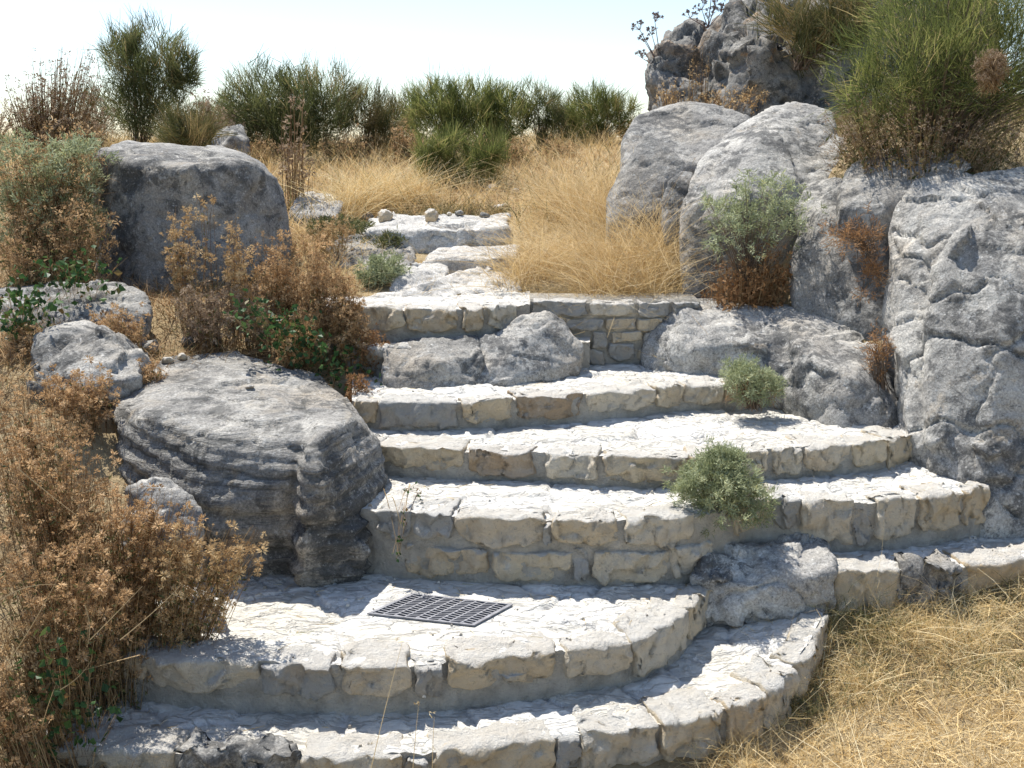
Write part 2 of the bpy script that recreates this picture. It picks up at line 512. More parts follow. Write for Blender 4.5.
stairs = empty('stone_staircase', (0, 2.5, 0), 'pale stone staircase of broad irregular steps climbing the slope between boulders', 'staircase')

GR = [(367, 612), (412, 592), (513, 603), (474, 624)]
GRc = np.mean([onz(a, b, .328) for a, b in GR], axis=0)

def stone(front, pa, pb, z0, z1, depth=None, proud=0.019, mat=None, parent=None, seed=0, name='edge_stone', rough=0.0125, k=7, tilt=0.0):
    """a hewn stone that follows the front curve between two places along it"""
    depth = depth or .07 + .10 * ((seed * 31) % 11) / 11
    F = front
    order = np.argsort(F[:, 3])
    px = F[order, 3]
    nu, nv, nw = 30, 10, 12
    L = []
    # cube-sphere style grid of a box surface
    def face(a, b, f): L.append((a, b, f))
    uu = np.linspace(-1, 1, nu); vv = np.linspace(-1, 1, nv); ww = np.linspace(-1, 1, nw)
    idx = {}; verts = []; quads = []
    def vid(i, j, l):
        key = (i, j, l)
        if key not in idx:
            idx[key] = len(verts); verts.append((uu[i], vv[j], ww[l]))
        return idx[key]
    for i in range(nu - 1):
        for j in range(nv - 1):
            quads.append((vid(i, j, 0), vid(i, j + 1, 0), vid(i + 1, j + 1, 0), vid(i + 1, j, 0)))
            quads.append((vid(i, j, nw - 1), vid(i + 1, j, nw - 1), vid(i + 1, j + 1, nw - 1), vid(i, j + 1, nw - 1)))
    for i in range(nu - 1):
        for l in range(nw - 1):
            quads.append((vid(i, 0, l), vid(i + 1, 0, l), vid(i + 1, 0, l + 1), vid(i, 0, l + 1)))
            quads.append((vid(i, nv - 1, l), vid(i, nv - 1, l + 1), vid(i + 1, nv - 1, l + 1), vid(i + 1, nv - 1, l)))
    for j in range(nv - 1):
        for l in range(nw - 1):
            quads.append((vid(0, j, l), vid(0, j, l + 1), vid(0, j + 1, l + 1), vid(0, j + 1, l)))
            quads.append((vid(nu - 1, j, l), vid(nu - 1, j + 1, l), vid(nu - 1, j + 1, l + 1), vid(nu - 1, j, l + 1)))
    P = np.array(verts)
    # aspect-aware rounding: corners pulled in
    length = abs(np.interp(pb, px, F[order, 0]) - np.interp(pa, px, F[order, 0])) + 1e-3
    dims = np.array([max(length, .05), depth, z1 - z0])
    q = np.abs(P) * dims / 2
    rad = 0.006 + 0.008 * ((seed * 37) % 10) / 10
    rad = min(rad, dims.min() * .35)
    inner = np.maximum(dims / 2 - rad, 0)
    e = np.maximum(q - inner, 0)
    en = np.linalg.norm(e, axis=1, keepdims=True)
    q2 = np.where(en > 1e-9, np.minimum(q, inner) + e / np.maximum(en, 1e-9) * np.minimum(en, rad), q)
    P = np.sign(P) * q2 / (dims / 2)
    so_ = seed * 3.17
    # irregular outline: bottom sags/rises, ends slant
    P[:, 2] += np.where(P[:, 2] < 0, 0.28 * perlin(np.stack([P[:, 0] * 1.1 + so_, np.full(len(P), so_), np.zeros(len(P))], 1)) * -P[:, 2], 0)
    lowround = np.where(P[:, 2] < 0, (-P[:, 2]) * (np.abs(P[:, 0]) ** 3) * (0.10 + 0.3 * ((seed * 13) % 7) / 7), 0)
    P[:, 2] += lowround
    P[:, 0] *= 1 - np.clip(-P[:, 2], 0, 1) * 0.10 * ((seed * 29) % 5) / 5
    pxs = np.clip(pa + (pb - pa) * (P[:, 0] + 1) / 2, px[0], px[-1])
    X = np.interp(pxs, px, F[order, 0]); Yc = np.interp(pxs, px, F[order, 1]); Zc = np.interp(pxs, px, F[order, 2])
    tx = np.gradient(F[order, 0]); ty = np.gradient(F[order, 1])
    ln = np.hypot(tx, ty) + 1e-9
    NX = np.interp(pxs, px, ty / ln); NY = np.interp(pxs, px, -tx / ln)
    off = proud - depth / 2 - P[:, 1] * depth / 2         # v=-1 is the front
    zz = (P[:, 2] + 1) / 2 * (z1 - z0) + z0 + (Zc - F[:, 2].mean() if tilt else 0)
    Vv = np.stack([X + NX * off, Yc + NY * off, zz], 1)
    nz = np.stack([perlin(Vv * 11 + so_ + c * 50) * 1.1 + 0.6 * perlin(Vv * 27 + so_ + c * 31) + .3 * perlin(Vv * 60 + c * 31) for c in range(3)], 1)
    nz += 2.1 * np.stack([.4 * facets(Vv * 11 + so_, seed + 2), facets(Vv * 15 + so_, seed), .6 * facets(Vv * 9 + so_, seed + 5)], 1)
    amp = np.array([rough, rough, rough * .6])
    Vv += nz * amp
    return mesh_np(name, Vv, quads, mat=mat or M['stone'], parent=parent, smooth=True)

def step(label, front_px, back_px, z, drop, stones, n=260, m=64, face_rows=18, slab=3.2, seed=1, noz=None):
    F = smooth_curve(curve(front_px, z), n)
    B = smooth_curve(curve(back_px, z), n)
    base = empty_part = None
    tt = np.linspace(0, 1, m)
    G = F[None, :, :3] * (1 - tt)[:, None, None] + B[None, :, :3] * tt[:, None, None]     # m x n x 3
    X = G[..., 0].ravel(); Yv = G[..., 1].ravel(); Z = G[..., 2].ravel()
    P = np.stack([X, Yv, np.full_like(X, seed)], 1)
    warp = np.stack([X + .05 * perlin(P * 6), Yv * 1.35 + .05 * perlin(P * 6 + 40)], 1)
    ed, cid = cells(warp * slab + seed * 7.7, seed)
    ed2, cid2 = cells(warp * slab * 2.7 + seed * 3.1, seed + 20)
    lift = 0.008 * (cid2 - 0.5) * np.clip(ed2 * 14, 0, 1) + 0.012 * (cid - 0.5) * np.clip(ed * 9, 0, 1) - 0.010 * np.clip(1 - ed / 0.07, 0, 1)
    bumpy = 0.010 * fbm(P * 5, 3) + 0.009 * fbm(P * 17, 4) + .004 * fbm(P * 45, 3)
    chip = -0.014 * np.clip(fbm(np.stack([X * 9, Yv * 22, np.full_like(X, seed)], 1), 3) - .18, 0, 1) * 2
    dz = lift + bumpy + chip
    gm = np.clip((np.hypot(X - GRc[0], Yv - GRc[1]) - .26) / .06, 0, 1) if abs(z - .328) < .01 else 1
    edge_t = np.repeat(tt, n)
    Z = Z + dz * gm - 0.004
    V = np.stack([X, Yv, Z], 1)
    vi = np.arange(m * n).reshape(m, n)
    Q = np.stack([vi[:-1, :-1], vi[:-1, 1:], vi[1:, 1:], vi[1:, :-1]], -1).reshape(-1, 4)
    top = V.copy()
    # the mortared riser: skirt all round
    ring = np.concatenate([vi[0, :], vi[1:, -1], vi[-1, -2::-1], vi[-2:0:-1, 0]])
    rv = top[ring]
    levels = np.linspace(0, 1, face_rows)[1:]
    SV = [rv]
    for l in levels:
        r = rv.copy(); r[:, 2] = rv[:, 2] - drop * l
        nrm = perlin(r * 14 + seed) * .010 + perlin(r * 40) * .007
        r[:, 1] += -nrm - 0.012 * l
        SV.append(r)
    SV = np.concatenate(SV)
    k = len(ring)
    si = np.arange(len(levels) * k + k).reshape(-1, k)
    SQ = np.stack([si[:-1], si[1:], np.roll(si[1:], -1, 1), np.roll(si[:-1], -1, 1)], -1).reshape(-1, 4)
    st = mesh_np('step', top, Q, mat=M['tread'], parent=stairs, attrs={'cid': cid, 'edge': ed})
    st['label'] = label
    rs = mesh_np('mortar_riser', SV, SQ, mat=M['mortar'], parent=st)
    for i, s in enumerate(stones):
        pa, pb, zt, zb = s[:4]
        kw = s[4] if len(s) > 4 else {}
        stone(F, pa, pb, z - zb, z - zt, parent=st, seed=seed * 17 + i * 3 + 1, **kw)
    poly = [tuple(p) for p in F[::6, :2]] + [tuple(p) for p in B[::-6, :2]]
    STEPZ.append((poly, z))
    return F, B

S = -0.004      # stones stand this little above their tread
og = {'mat': M['orange_stone']}; gy = {'mat': M['grey_stone']}; dk = {'mat': M['grey_rock'], 'rough': .022, 'proud': .025}
FA, BA = step('lowest step, a broad curved apron of white slabs around the landing',
     [(33, 741, .18), (110, 748, .18), (183, 752, .18), (300, 757, .18), (400, 754, .18), (500, 743, .18), (580, 731, .18), (656, 722, .18), (722, 707, .185), (760, 692, .20), (787, 670, .22), (810, 640, .25), (823, 612, .27)],
     [(60, 690, .18), (200, 660, .18), (350, 655, .18), (500, 640, .18), (600, 620, .18), (660, 596, .18), (700, 588, .19), (740, 588, .21), (790, 585, .25)],
     .18, .25, [(35, 176, S, .12), (180, 296, S - .02, .13, dk), (303, 402, S, .10), (405, 430, .01, .10, gy), (433, 553, S, .11), (556, 577, .012, .1, gy), (580, 656, S, .14), (660, 722, S, .14), (726, 762, -.012, .14, {'tilt': 1}), (765, 790, -.012, .15, {'tilt': 1}), (793, 822, -.012, .15, {'tilt': 1})], n=300, seed=2)
FB, BB = step('semicircular landing step holding the drain grate',
     [(60, 636), (105, 648), (148, 655), (205, 660), (262, 662), (335, 664), (410, 663), (450, 659), (500, 655), (554, 650), (590, 646), (629, 638), (660, 625), (683, 611), (701, 592), (716, 581)],
     [(200, 574), (270, 566), (380, 566), (500, 566), (620, 566), (712, 566)],
     .328, .2, [(92, 144, S, .075), (149, 258, S, .085), (264, 332, S, .10, gy), (340, 410, S, .085), (413, 444, .012, .11, gy), (449, 555, S, .085), (564, 628, S, .095), (632, 684, S, .13), (687, 714, S, .12)], n=300, m=90, seed=4)
FC, BC = step('third step with a tall riser of two stone courses',
     [(345, 503), (366, 506), (400, 511), (450, 514), (520, 517), (590, 518), (640, 518), (690, 515), (730, 507), (765, 499), (800, 499), (851, 501), (913, 497), (960, 491), (988, 486)],
     [(345, 472), (500, 472), (600, 473), (700, 472), (800, 468), (900, 462), (1000, 466)],
     .561, .26, [(378, 412, S, .09, gy), (416, 452, S, .08, gy), (456, 542, S, .095), (545, 552, .01, .09, gy), (554, 618, S, .085), (624, 692, S, .095),
                 (404, 488, .115, .215), (491, 571, .12, .225), (574, 588, .11, .22, gy), (591, 667, .115, .225), (671, 712, .10, .22),
                 (734, 770, S, .10), (774, 798, S, .10, gy), (801, 852, S, .15), (856, 872, .02, .16, gy), (875, 915, S, .15), (919, 962, S, .14), (965, 987, S, .14)], n=300, seed=5)
FD, BD = step('fourth step, longest white tread running to the big rock',
     [(335, 436), (366, 441), (379, 443), (464, 449), (535, 452), (601, 456), (687, 456), (768, 450), (843, 444), (885, 439), (909, 434)],
     [(335, 408), (500, 405), (600, 402), (720, 392), (790, 395), (850, 408), (915, 420)],
     .671, .16, [(338, 376, S, .09, gy), (379, 463, S, .085), (468, 535, S, .095, og), (545, 600, S, .09), (604, 688, S, .085), (692, 735, S, .09), (738, 768, S, .09), (771, 800, S, .09), (803, 850, S, .095), (853, 884, S, .09), (887, 908, S, .12)], n=300, seed=6)
FE, BE = step('fifth step ending at the grey bush',
     [(352, 399), (366, 400), (382, 401), (457, 402), (515, 397), (582, 394), (652, 388), (711, 384), (760, 382)],
     [(352, 376), (450, 368), (560, 358), (640, 352), (720, 352), (765, 360)],
     .783, .16, [(355, 376, S, .09), (380, 457, S, .10, gy), (460, 513, S, .09), (515, 581, S, .09, og), (586, 652, S, .085), (655, 682, S, .08), (685, 722, S, .085), (725, 757, S, .085)], n=300, seed=8)
FF, BF = step('sixth step broken by natural rock',
     [(310, 343), (400, 347), (450, 346), (520, 342), (590, 340)],
     [(310, 322), (400, 324), (500, 320), (590, 318)],
     .913, .2, [(345, 395, S, .11, gy), (398, 440, S, .12, gy), (443, 480, S, .12, gy)], n=120, seed=9)
FG, BG = step('top step of pale blocks at the start of the path',
     [(320, 305), (363, 307), (410, 308), (457, 308), (515, 305), (530, 303)],
     [(320, 297), (363, 296), (410, 295), (457, 294), (515, 292), (530, 291)],
     1.065, .2, [(345, 403, S, .10), (406, 457, S, .105), (460, 483, S, .105), (486, 515, S, .10)], n=120, seed=10)
FR, BR = step('side ledge of the stairs above the grass',
     [(770, 574), (831, 571), (897, 569), (964, 564), (1024, 558), (1110, 548), (1200, 540)],
     [(770, 535), (850, 536), (950, 532), (1024, 520), (1110, 510), (1200, 505)],
     .377, .24, [(834, 897, S, .15), (903, 960, S - .01, .14, dk), (966, 1062, S, .14), (1066, 1160, S, .14)], n=170, seed=11)

# ground sheet: fine near the stairs, coarse to the horizon
def axis(lo, hi, fine_lo, fine_hi, step_, grow=1.18):
    a = list(np.arange(fine_lo, fine_hi, step_))
    s = step_; v = a[-1]
    while v < hi:
        s *= grow; v += s; a.append(v)
    s = step_; v = a[0]; b = []
    while v > lo:
        s *= grow; v -= s; b.append(v)
    return np.array(b[::-1] + a)
gx = axis(-400, 400, -2.6, 2.6, .045); gy_ = axis(-40, 500, 1.6, 7.5, .045)
XX, YY = np.meshgrid(gx, gy_)
ZZ = ground(XX.ravel(), YY.ravel())
gi = np.arange(XX.size).reshape(XX.shape)
GQ = np.stack([gi[:-1, :-1], gi[:-1, 1:], gi[1:, 1:], gi[1:, :-1]], -1).reshape(-1, 4)
go = mesh_np('ground', np.stack([XX.ravel(), YY.ravel(), ZZ], 1), GQ, mat=M['soil'])
tag(go, 'dry brown soil of the hillside', 'ground', kind='structure')

# ------------------------------------------------------------------ drain grate
def box_np(c0, c1, c2, c3, h0, h1):
    """prism over the quad c0..c3 (x, y) between two heights"""
    V = [(*c, h0) for c in (c0, c1, c2, c3)] + [(*c, h1) for c in (c0, c1, c2, c3)]
    Q = [(3, 2, 1, 0), (4, 5, 6, 7), (0, 1, 5, 4), (1, 2, 6, 5), (2, 3, 7, 6), (3, 0, 4, 7)]
    return V, Q
def join(parts):
    V, Q, o = [], [], 0
    for v, q in parts:
        V += list(v); Q += [tuple(i + o for i in f) for f in q]; o += len(v)
    return V, Q
gq = [onz(a, b, .335)[:2] for a, b in GR]
def gp(u, v): return (gq[0] * (1 - u) * (1 - v) + gq[1] * u * (1 - v) + gq[2] * u * v + gq[3] * (1 - u) * v)
zb = .327
grate = empty('drain_grate', (*GRc[:2], zb), 'dark iron drain grate set into the white landing', 'grate')
e = .035
V, Q = join([box_np(gp(0, 0), gp(1, 0), gp(1, e), gp(0, e), zb, zb + .0045), box_np(gp(0, 1 - e), gp(1, 1 - e), gp(1, 1), gp(0, 1), zb, zb + .0045),
             box_np(gp(0, e), gp(e, e), gp(e, 1 - e), gp(0, 1 - e), zb, zb + .0045), box_np(gp(1 - e, e), gp(1, e), gp(1, 1 - e), gp(1 - e, 1 - e), zb, zb + .0045)])
mesh_np('frame', V, Q, mat=M['iron'], parent=grate, smooth=False)
V, Q = box_np(gp(e, e), gp(1 - e, e), gp(1 - e, 1 - e), gp(e, 1 - e), zb - .004, zb + .0003)
mesh_np('drain_shade_plate', V, Q, mat=M['black'], parent=grate, smooth=False)  # black plate stands in for the dark of the open drain below the bars
prt = []
nr, nc = 9, 12
for j in range(1, nr):
    v = e + (1 - 2 * e) * j / nr
    prt.append(box_np(gp(e, v - .008), gp(1 - e, v - .008), gp(1 - e, v + .008), gp(e, v + .008), zb + .0003, zb + .0040))
for j in range(nr):
    v0 = e + (1 - 2 * e) * j / nr + .008; v1 = e + (1 - 2 * e) * (j + 1) / nr - .008
    for i in range(nc):
        u = e + (1 - 2 * e) * (i + .35 + .3 * (j % 2)) / nc
        s = .035 if j % 2 else -.035
        prt.append(box_np(gp(u - .011, v0), gp(u + .011, v0), gp(u + .011 + s, v1), gp(u - .011 + s, v1), zb + .0003, zb + .0037))
V, Q = join(prt)
mesh_np('grating', V, Q, mat=M['iron'], parent=grate, smooth=False)

# ------------------------------------------------------------------ rocks
def rock(name, label, cat, groups, mat, voxel=.022, smooth=5, amp=.035, freq=3.0, fine=.010, sink=.12, seed=0, strata=0, group=None, ridge=.6, facet=1.0):
    allp = [np.array([W(*p) for p in g]) for g in groups]
    bm = bmesh.new()
    for P in allp:
        lo = P[P[:, 2] < np.median(P[:, 2])].copy()
        lo[:, 2] -= sink
        pts = np.concatenate([P, lo])
        vs = [bm.verts.new(p) for p in pts]
        r = bmesh.ops.convex_hull(bm, input=vs)
        kill = [v for v in vs if v.is_valid and not v.link_faces]
        bmesh.ops.delete(bm, geom=kill, context='VERTS')
    bmesh.ops.recalc_face_normals(bm, faces=bm.faces)
    me = bpy.data.meshes.new('hull'); bm.to_mesh(me); bm.free()
    tmp = bpy.data.objects.new('hull', me); col.objects.link(tmp)
    rm = tmp.modifiers.new('r', 'REMESH'); rm.mode = 'VOXEL'; rm.voxel_size = voxel
    sm = tmp.modifiers.new('s', 'SMOOTH'); sm.iterations = smooth; sm.factor = .5
    dg = bpy.context.evaluated_depsgraph_get(); dg.update()
    ev = tmp.evaluated_get(dg)
    m2 = bpy.data.meshes.new_from_object(ev)
    bpy.data.objects.remove(tmp); bpy.data.meshes.remove(me)
    n = len(m2.vertices)
    co = np.empty(n * 3, np.float32); m2.vertices.foreach_get('co', co); co = co.reshape(-1, 3).astype(float)
    nr_ = np.empty(n * 3, np.float32); m2.vertices.foreach_get('normal', nr_); nr_ = nr_.reshape(-1, 3).astype(float)
    s = seed * 5.31
    wob = co + .03 * np.stack([perlin(co * 6 + s), perlin(co * 6 + s + 40), perlin(co * 6 + s + 80)], 1)
    d = amp * .6 * fbm(co * freq + s, 3)
    d += amp * ridge * .35 * (fbm(co * freq * 1.7 + s + 9, 3, ridged=True) - .55)
    d += amp * facet * 1.1 * facets(wob * freq * 1.15 + s, seed)
    d += amp * facet * .22 * facets(wob * freq * 3.1 + s, seed + 9)
    d += fine * .6 * fbm(co * 26 + s, 4, gain=.65)
    d -= fine * .5 * np.clip(perlin(co * 19 + s + 70) - .30, 0, 1)
    crack = np.abs(perlin(co * np.array([2.2, 2.2, 3.4]) + s + 33) + .25 * perlin(co * 9 + s))
    d -= amp * (.30 + .25 * facet) * np.clip(1 - crack / .045, 0, 1)
    crack2 = np.abs(perlin(co @ np.array([[.8, .5, .33], [-.6, .7, .38], [-.04, -.5, .86]]) * np.array([1.3, 1.3, 2.6]) + s + 57) + .12 * perlin(co * 11 + s))
    d -= amp * .40 * np.clip(1 - crack2 / .04, 0, 1)
    if strata:
        zz = co[:, 2] * 1.0 + .03 * fbm(co * 2.0 + s, 2) + .12 * co[:, 0]
        up = np.abs(nr_[:, 2])
        lay = perlin(np.stack([zz * 26, co[:, 0] * .6, co[:, 1] * .6], 1) + s) + .6 * perlin(np.stack([zz * 60, co[:, 0] * 1.1, co[:, 1] * 1.1], 1) + s)
        d += strata * np.tanh(lay * 2.2) * (1 - up)
    co += nr_ * d[:, None]
    base = np.array([co[:, 0].mean(), co[:, 1].mean(), co[:, 2].min()])
    m2.vertices.foreach_set('co', (co - base).astype(np.float32).ravel())
    m2.polygons.foreach_set('use_smooth', np.full(len(m2.polygons), True))
    m2.name = name
    m2.materials.clear(); m2.materials.append(mat)
    m2.update()
    o = bpy.data.objects.new(name, m2); o.location = tuple(base)
    col.objects.link(o)
    return tag(o, label, cat, group)

def back(pts, Y): return [(p[0], p[1], Y) for p in pts]

rock('boulder', 'large flat-topped boulder with dark layered sides beside the landing', 'boulder',
     [[(108, 398, 3.75), (130, 372, 4.0), (168, 354, 4.25), (234, 348, 4.35), (289, 366, 4.2), (300, 392, 3.8), (312, 436, 3.24), (262, 446, 3.2), (205, 432, 3.26), (150, 416, 3.4), (118, 425, 3.5), (128, 470, 3.38), (215, 500, 3.13),
       (285, 480, 3.14), (282, 575, 3.18), (225, 575, 3.16), (140, 560, 3.25), (115, 500, 3.5), (280, 500, 4.1), (115, 500, 4.1)],
      [(292, 366, 4.2), (318, 374, 4.15), (285, 400, 3.8), (295, 385, 3.95), (343, 394, 3.85), (354, 420, 3.42), (322, 434, 3.18), (305, 452, 3.12), (376, 440, 3.52), (388, 496, 3.44), (383, 560, 3.32), (372, 573, 3.22), (290, 577, 3.08), (300, 530, 3.03), (322, 480, 3.06), (355, 540, 3.12), (375, 500, 4.0), (310, 480, 4.0)],
      [(232, 352, 4.3), (262, 356, 4.25), (300, 372, 4.05), (284, 384, 3.9), (240, 372, 4.1), (230, 362, 4.2), (250, 400, 4.0)]],
     M['layer_rock'], voxel=.015, smooth=2, amp=.024, freq=2.0, fine=.006, strata=.020, facet=.8, seed=1)
rock('boulder', 'rounded flat-topped grey boulder in front of the skyline shrubs', 'boulder',
     [[(97, 153, 5.45), (120, 142, 5.8), (200, 146, 6.1), (240, 153, 6.0), (262, 162, 5.8), (283, 185, 5.6), (289, 220, 5.5), (286, 262, 5.45), (152, 168, 5.15), (203, 168, 5.1), (250, 161, 5.3), (95, 280, 5.3), (150, 300, 5.1), (240, 300, 5.1), (286, 290, 5.4), (283, 270, 6.3), (100, 260, 6.3)]],
     M['grey_rock'], voxel=.026, smooth=6, amp=.032, freq=2.4, fine=.010, seed=2)
rock('boulder', 'small pale grey rock above the brown shrubs', 'boulder',
     [[(26, 355, 3.8), (43, 331, 3.92), (86, 322, 3.98), (105, 332, 3.9), (140, 350, 3.9), (150, 360, 3.95), (140, 378, 3.75), (90, 388, 3.66), (30, 388, 3.66), (86, 328, 4.25), (40, 338, 4.3), (140, 345, 4.3)]],
     M['dark_rock'], voxel=.013, smooth=1, amp=.04, freq=4.0, facet=1.0, seed=3, sink=.06)
rock('boulder', 'low grey rock lying under green creeper leaves', 'boulder',
     [[(-40, 300, 4.6), (20, 290, 4.7), (55, 284, 4.6), (100, 281, 4.7), (140, 288, 4.6), (152, 303, 4.5), (140, 325, 4.35), (50, 325, 4.35), (-40, 330, 4.4), (100, 285, 5.0), (20, 290, 5.1)]],
     M['dark_rock'], voxel=.016, smooth=1, amp=.03, freq=4, facet=1.0, seed=4)
rock('boulder', 'pale rock half hidden behind the brown seed heads', 'boulder',
     [[(120, 492, 3.0), (145, 478, 3.0), (168, 474, 3.03), (190, 488, 2.98), (203, 512, 2.92), (202, 545, 2.87), (120, 550, 2.87), (150, 484, 3.12), (192, 505, 3.1)]],
     M['pale_rock'], voxel=.015, amp=.02, freq=6, seed=5)
rock('boulder', 'grey lump of bedrock in the sixth step', 'rock',
     [[(383, 350, 4.25), (408, 340, 4.3), (440, 341, 4.3), (478, 336, 4.35), (484, 352, 4.2), (476, 390, 4.08), (430, 396, 4.06), (392, 396, 4.08), (382, 380, 4.12), (440, 360, 4.1), (478, 342, 4.7), (390, 345, 4.7)]],
     M['grey_rock'], voxel=.013, smooth=1, amp=.018, freq=5, fine=.007, seed=6, sink=.06)
rock('boulder', 'pointed pale grey rock standing on the fifth step', 'rock',
     [[(462, 348, 4.3), (490, 335, 4.36), (522, 315, 4.42), (546, 310, 4.42), (560, 316, 4.4), (584, 345, 4.34), (580, 362, 4.28), (545, 370, 4.2), (505, 382, 4.12), (466, 388, 4.1), (512, 352, 4.2), (545, 340, 4.3), (540, 320, 4.65), (480, 348, 4.6), (580, 352, 4.55)]],
     M['pale_rock'], voxel=.012, smooth=0, amp=.016, freq=5, fine=.006, facet=.9, seed=7, sink=.06)
rock('boulder', 'long low rock closing the steps below the dry ferns', 'boulder',
     [[(643, 354, 4.5), (649, 334, 4.55), (663, 306, 4.62), (702, 299, 4.72), (788, 301, 4.72), (828, 312, 4.55), (760, 345, 4.2), (740, 382, 4.25), (650, 372, 4.42), (700, 345, 4.3), (785, 388, 4.1), (660, 310, 5.2), (850, 320, 5.0)],
      [(780, 305, 4.6), (843, 318, 4.5), (896, 338, 4.28), (900, 414, 3.92), (893, 436, 3.85), (840, 426, 3.84), (785, 392, 4.08), (800, 350, 4.08), (850, 380, 3.92), (900, 400, 4.6), (790, 320, 4.9), (900, 440, 4.4)]],
     M['pale_rock'], voxel=.017, smooth=2, amp=.034, freq=2.2, fine=.008, facet=.9, seed=8)
rock('boulder', 'huge pale grey boulder rising above the right end of the steps', 'boulder',
     [[(890, 232, 4.32), (900, 205, 4.36), (918, 182, 4.42), (960, 170, 4.5), (1024, 172, 4.5), (1110, 180, 4.6), (886, 300, 4.2), (893, 360, 4.05), (907, 425, 3.74), (920, 455, 3.66), (985, 530, 3.42), (1060, 535, 3.42), (1160, 520, 3.5),
       (1000, 300, 3.92), (950, 240, 4.1), (1060, 250, 3.98), (1160, 300, 3.9), (1024, 215, 4.05), (910, 205, 5.2), (1160, 200, 5.2), (915, 400, 5), (1160, 500, 5)],
      [(938, 262, 3.96), (958, 232, 3.97), (1024, 219, 3.92), (1120, 212, 3.88), (1150, 300, 3.7), (1000, 330, 3.68), (1120, 480, 3.42), (986, 488, 3.42), (928, 440, 3.62), (930, 340, 3.82), (986, 530, 3.38), (1120, 535, 3.38), (950, 300, 4.4), (1120, 250, 4.5), (940, 480, 4.0)]],
     M['pale_rock'], voxel=.014, smooth=3, amp=.050, freq=1.6, fine=.006, facet=.9, seed=9)
rock('boulder', 'angular grey block wedged under the green broom bush', 'boulder',
     [[(837, 185, 4.62), (852, 163, 4.8), (885, 150, 4.9), (940, 146, 5.0), (975, 165, 4.6), (905, 198, 4.42), (882, 216, 4.42), (838, 208, 4.5), (850, 170, 5.3), (960, 160, 5.3)]],
     M['grey_rock'], voxel=.018, smooth=1, amp=.022, freq=3, facet=.8, seed=10)
rock('boulder', 'upright smooth grey rock with a rusty fern at its face', 'boulder',
     [[(790, 262, 4.66), (800, 220, 4.8), (815, 206, 4.82), (845, 206, 4.62), (884, 216, 4.46), (910, 250, 4.4), (912, 345, 4.22), (870, 332, 4.28), (795, 302, 4.55), (800, 230, 5.3), (885, 230, 5.2)]],
     M['grey_rock'], voxel=.018, smooth=2, amp=.018, freq=2.6, facet=.7, seed=11)
rock('boulder', 'small grey rock wedged between two leaning boulders', 'boulder',
     [[(796, 205, 4.95), (806, 182, 5.05), (835, 175, 5.05), (848, 185, 4.9), (838, 215, 4.75), (800, 220, 4.8), (810, 190, 5.4), (840, 190, 5.3)]],
     M['grey_rock'], voxel=.018, smooth=3, amp=.02, freq=5, seed=12)
rock('boulder', 'tall leaning boulder with a bright left face behind the sage bush', 'boulder',
     [[(681, 200, 5.0), (697, 160, 5.3), (729, 131, 5.6), (772, 107, 5.8), (796, 103, 5.9), (832, 112, 5.8), (852, 165, 5.3), (800, 215, 4.95), (745, 200, 4.86), (757, 140, 5.25), (682, 300, 4.8), (740, 302, 4.76), (800, 300, 4.9), (690, 290, 5.8), (830, 300, 5.8)]],
     M['pale_rock'], voxel=.02, smooth=1, amp=.034, freq=1.8, fine=.008, facet=.7, seed=13)
rock('boulder', 'rounded grey boulder with a pale crest below the crag', 'boulder',
     [[(621, 142, 6.2), (636, 115, 6.5), (680, 102, 6.6), (720, 105, 6.6), (752, 116, 6.4), (742, 142, 6.1), (700, 165, 5.9), (624, 162, 6.0), (618, 205, 6.0), (745, 205, 5.9), (630, 150, 7.2), (750, 150, 7.2)]],
     M['grey_rock'], voxel=.024, smooth=3, amp=.026, freq=2.0, facet=.75, seed=14)
rock('boulder', 'small pointed grey boulder at the edge of the golden grass', 'boulder',
     [[(606, 195, 5.6), (628, 155, 5.68), (648, 130, 5.72), (666, 152, 5.6), (692, 165, 5.5), (690, 205, 5.4), (606, 225, 5.4), (650, 150, 6.0), (680, 200, 5.9)]],
     M['grey_rock'], voxel=.018, smooth=1, amp=.018, freq=3.0, facet=.6, seed=15)
rock('boulder', 'little rounded stone at the foot of the leaning boulder', 'boulder',
     [[(660, 200, 5.2), (668, 182, 5.25), (682, 170, 5.3), (694, 172, 5.25), (692, 215, 5.1), (665, 225, 5.1), (690, 190, 5.5)]],
     M['grey_rock'], voxel=.016, smooth=3, amp=.02, freq=5, seed=16)
rock('boulder', 'dark pitted rock between the landing and the side ledge', 'rock',
     [[(690, 556, 3.16), (714, 545, 3.22), (750, 536, 3.30), (785, 527, 3.38), (810, 531, 3.36), (829, 548, 3.22), (832, 570, 3.08), (836, 606, 3.06), (790, 604, 3.06), (745, 601, 3.06), (704, 600, 3.06), (688, 578, 3.08), (712, 580, 3.05), (760, 586, 3.03), (815, 576, 3.06), (700, 560, 3.4), (820, 550, 3.45)]],
     M['pitted_rock'], voxel=.011, smooth=2, amp=.034, freq=6, fine=.012, seed=17, sink=.1, ridge=.9)
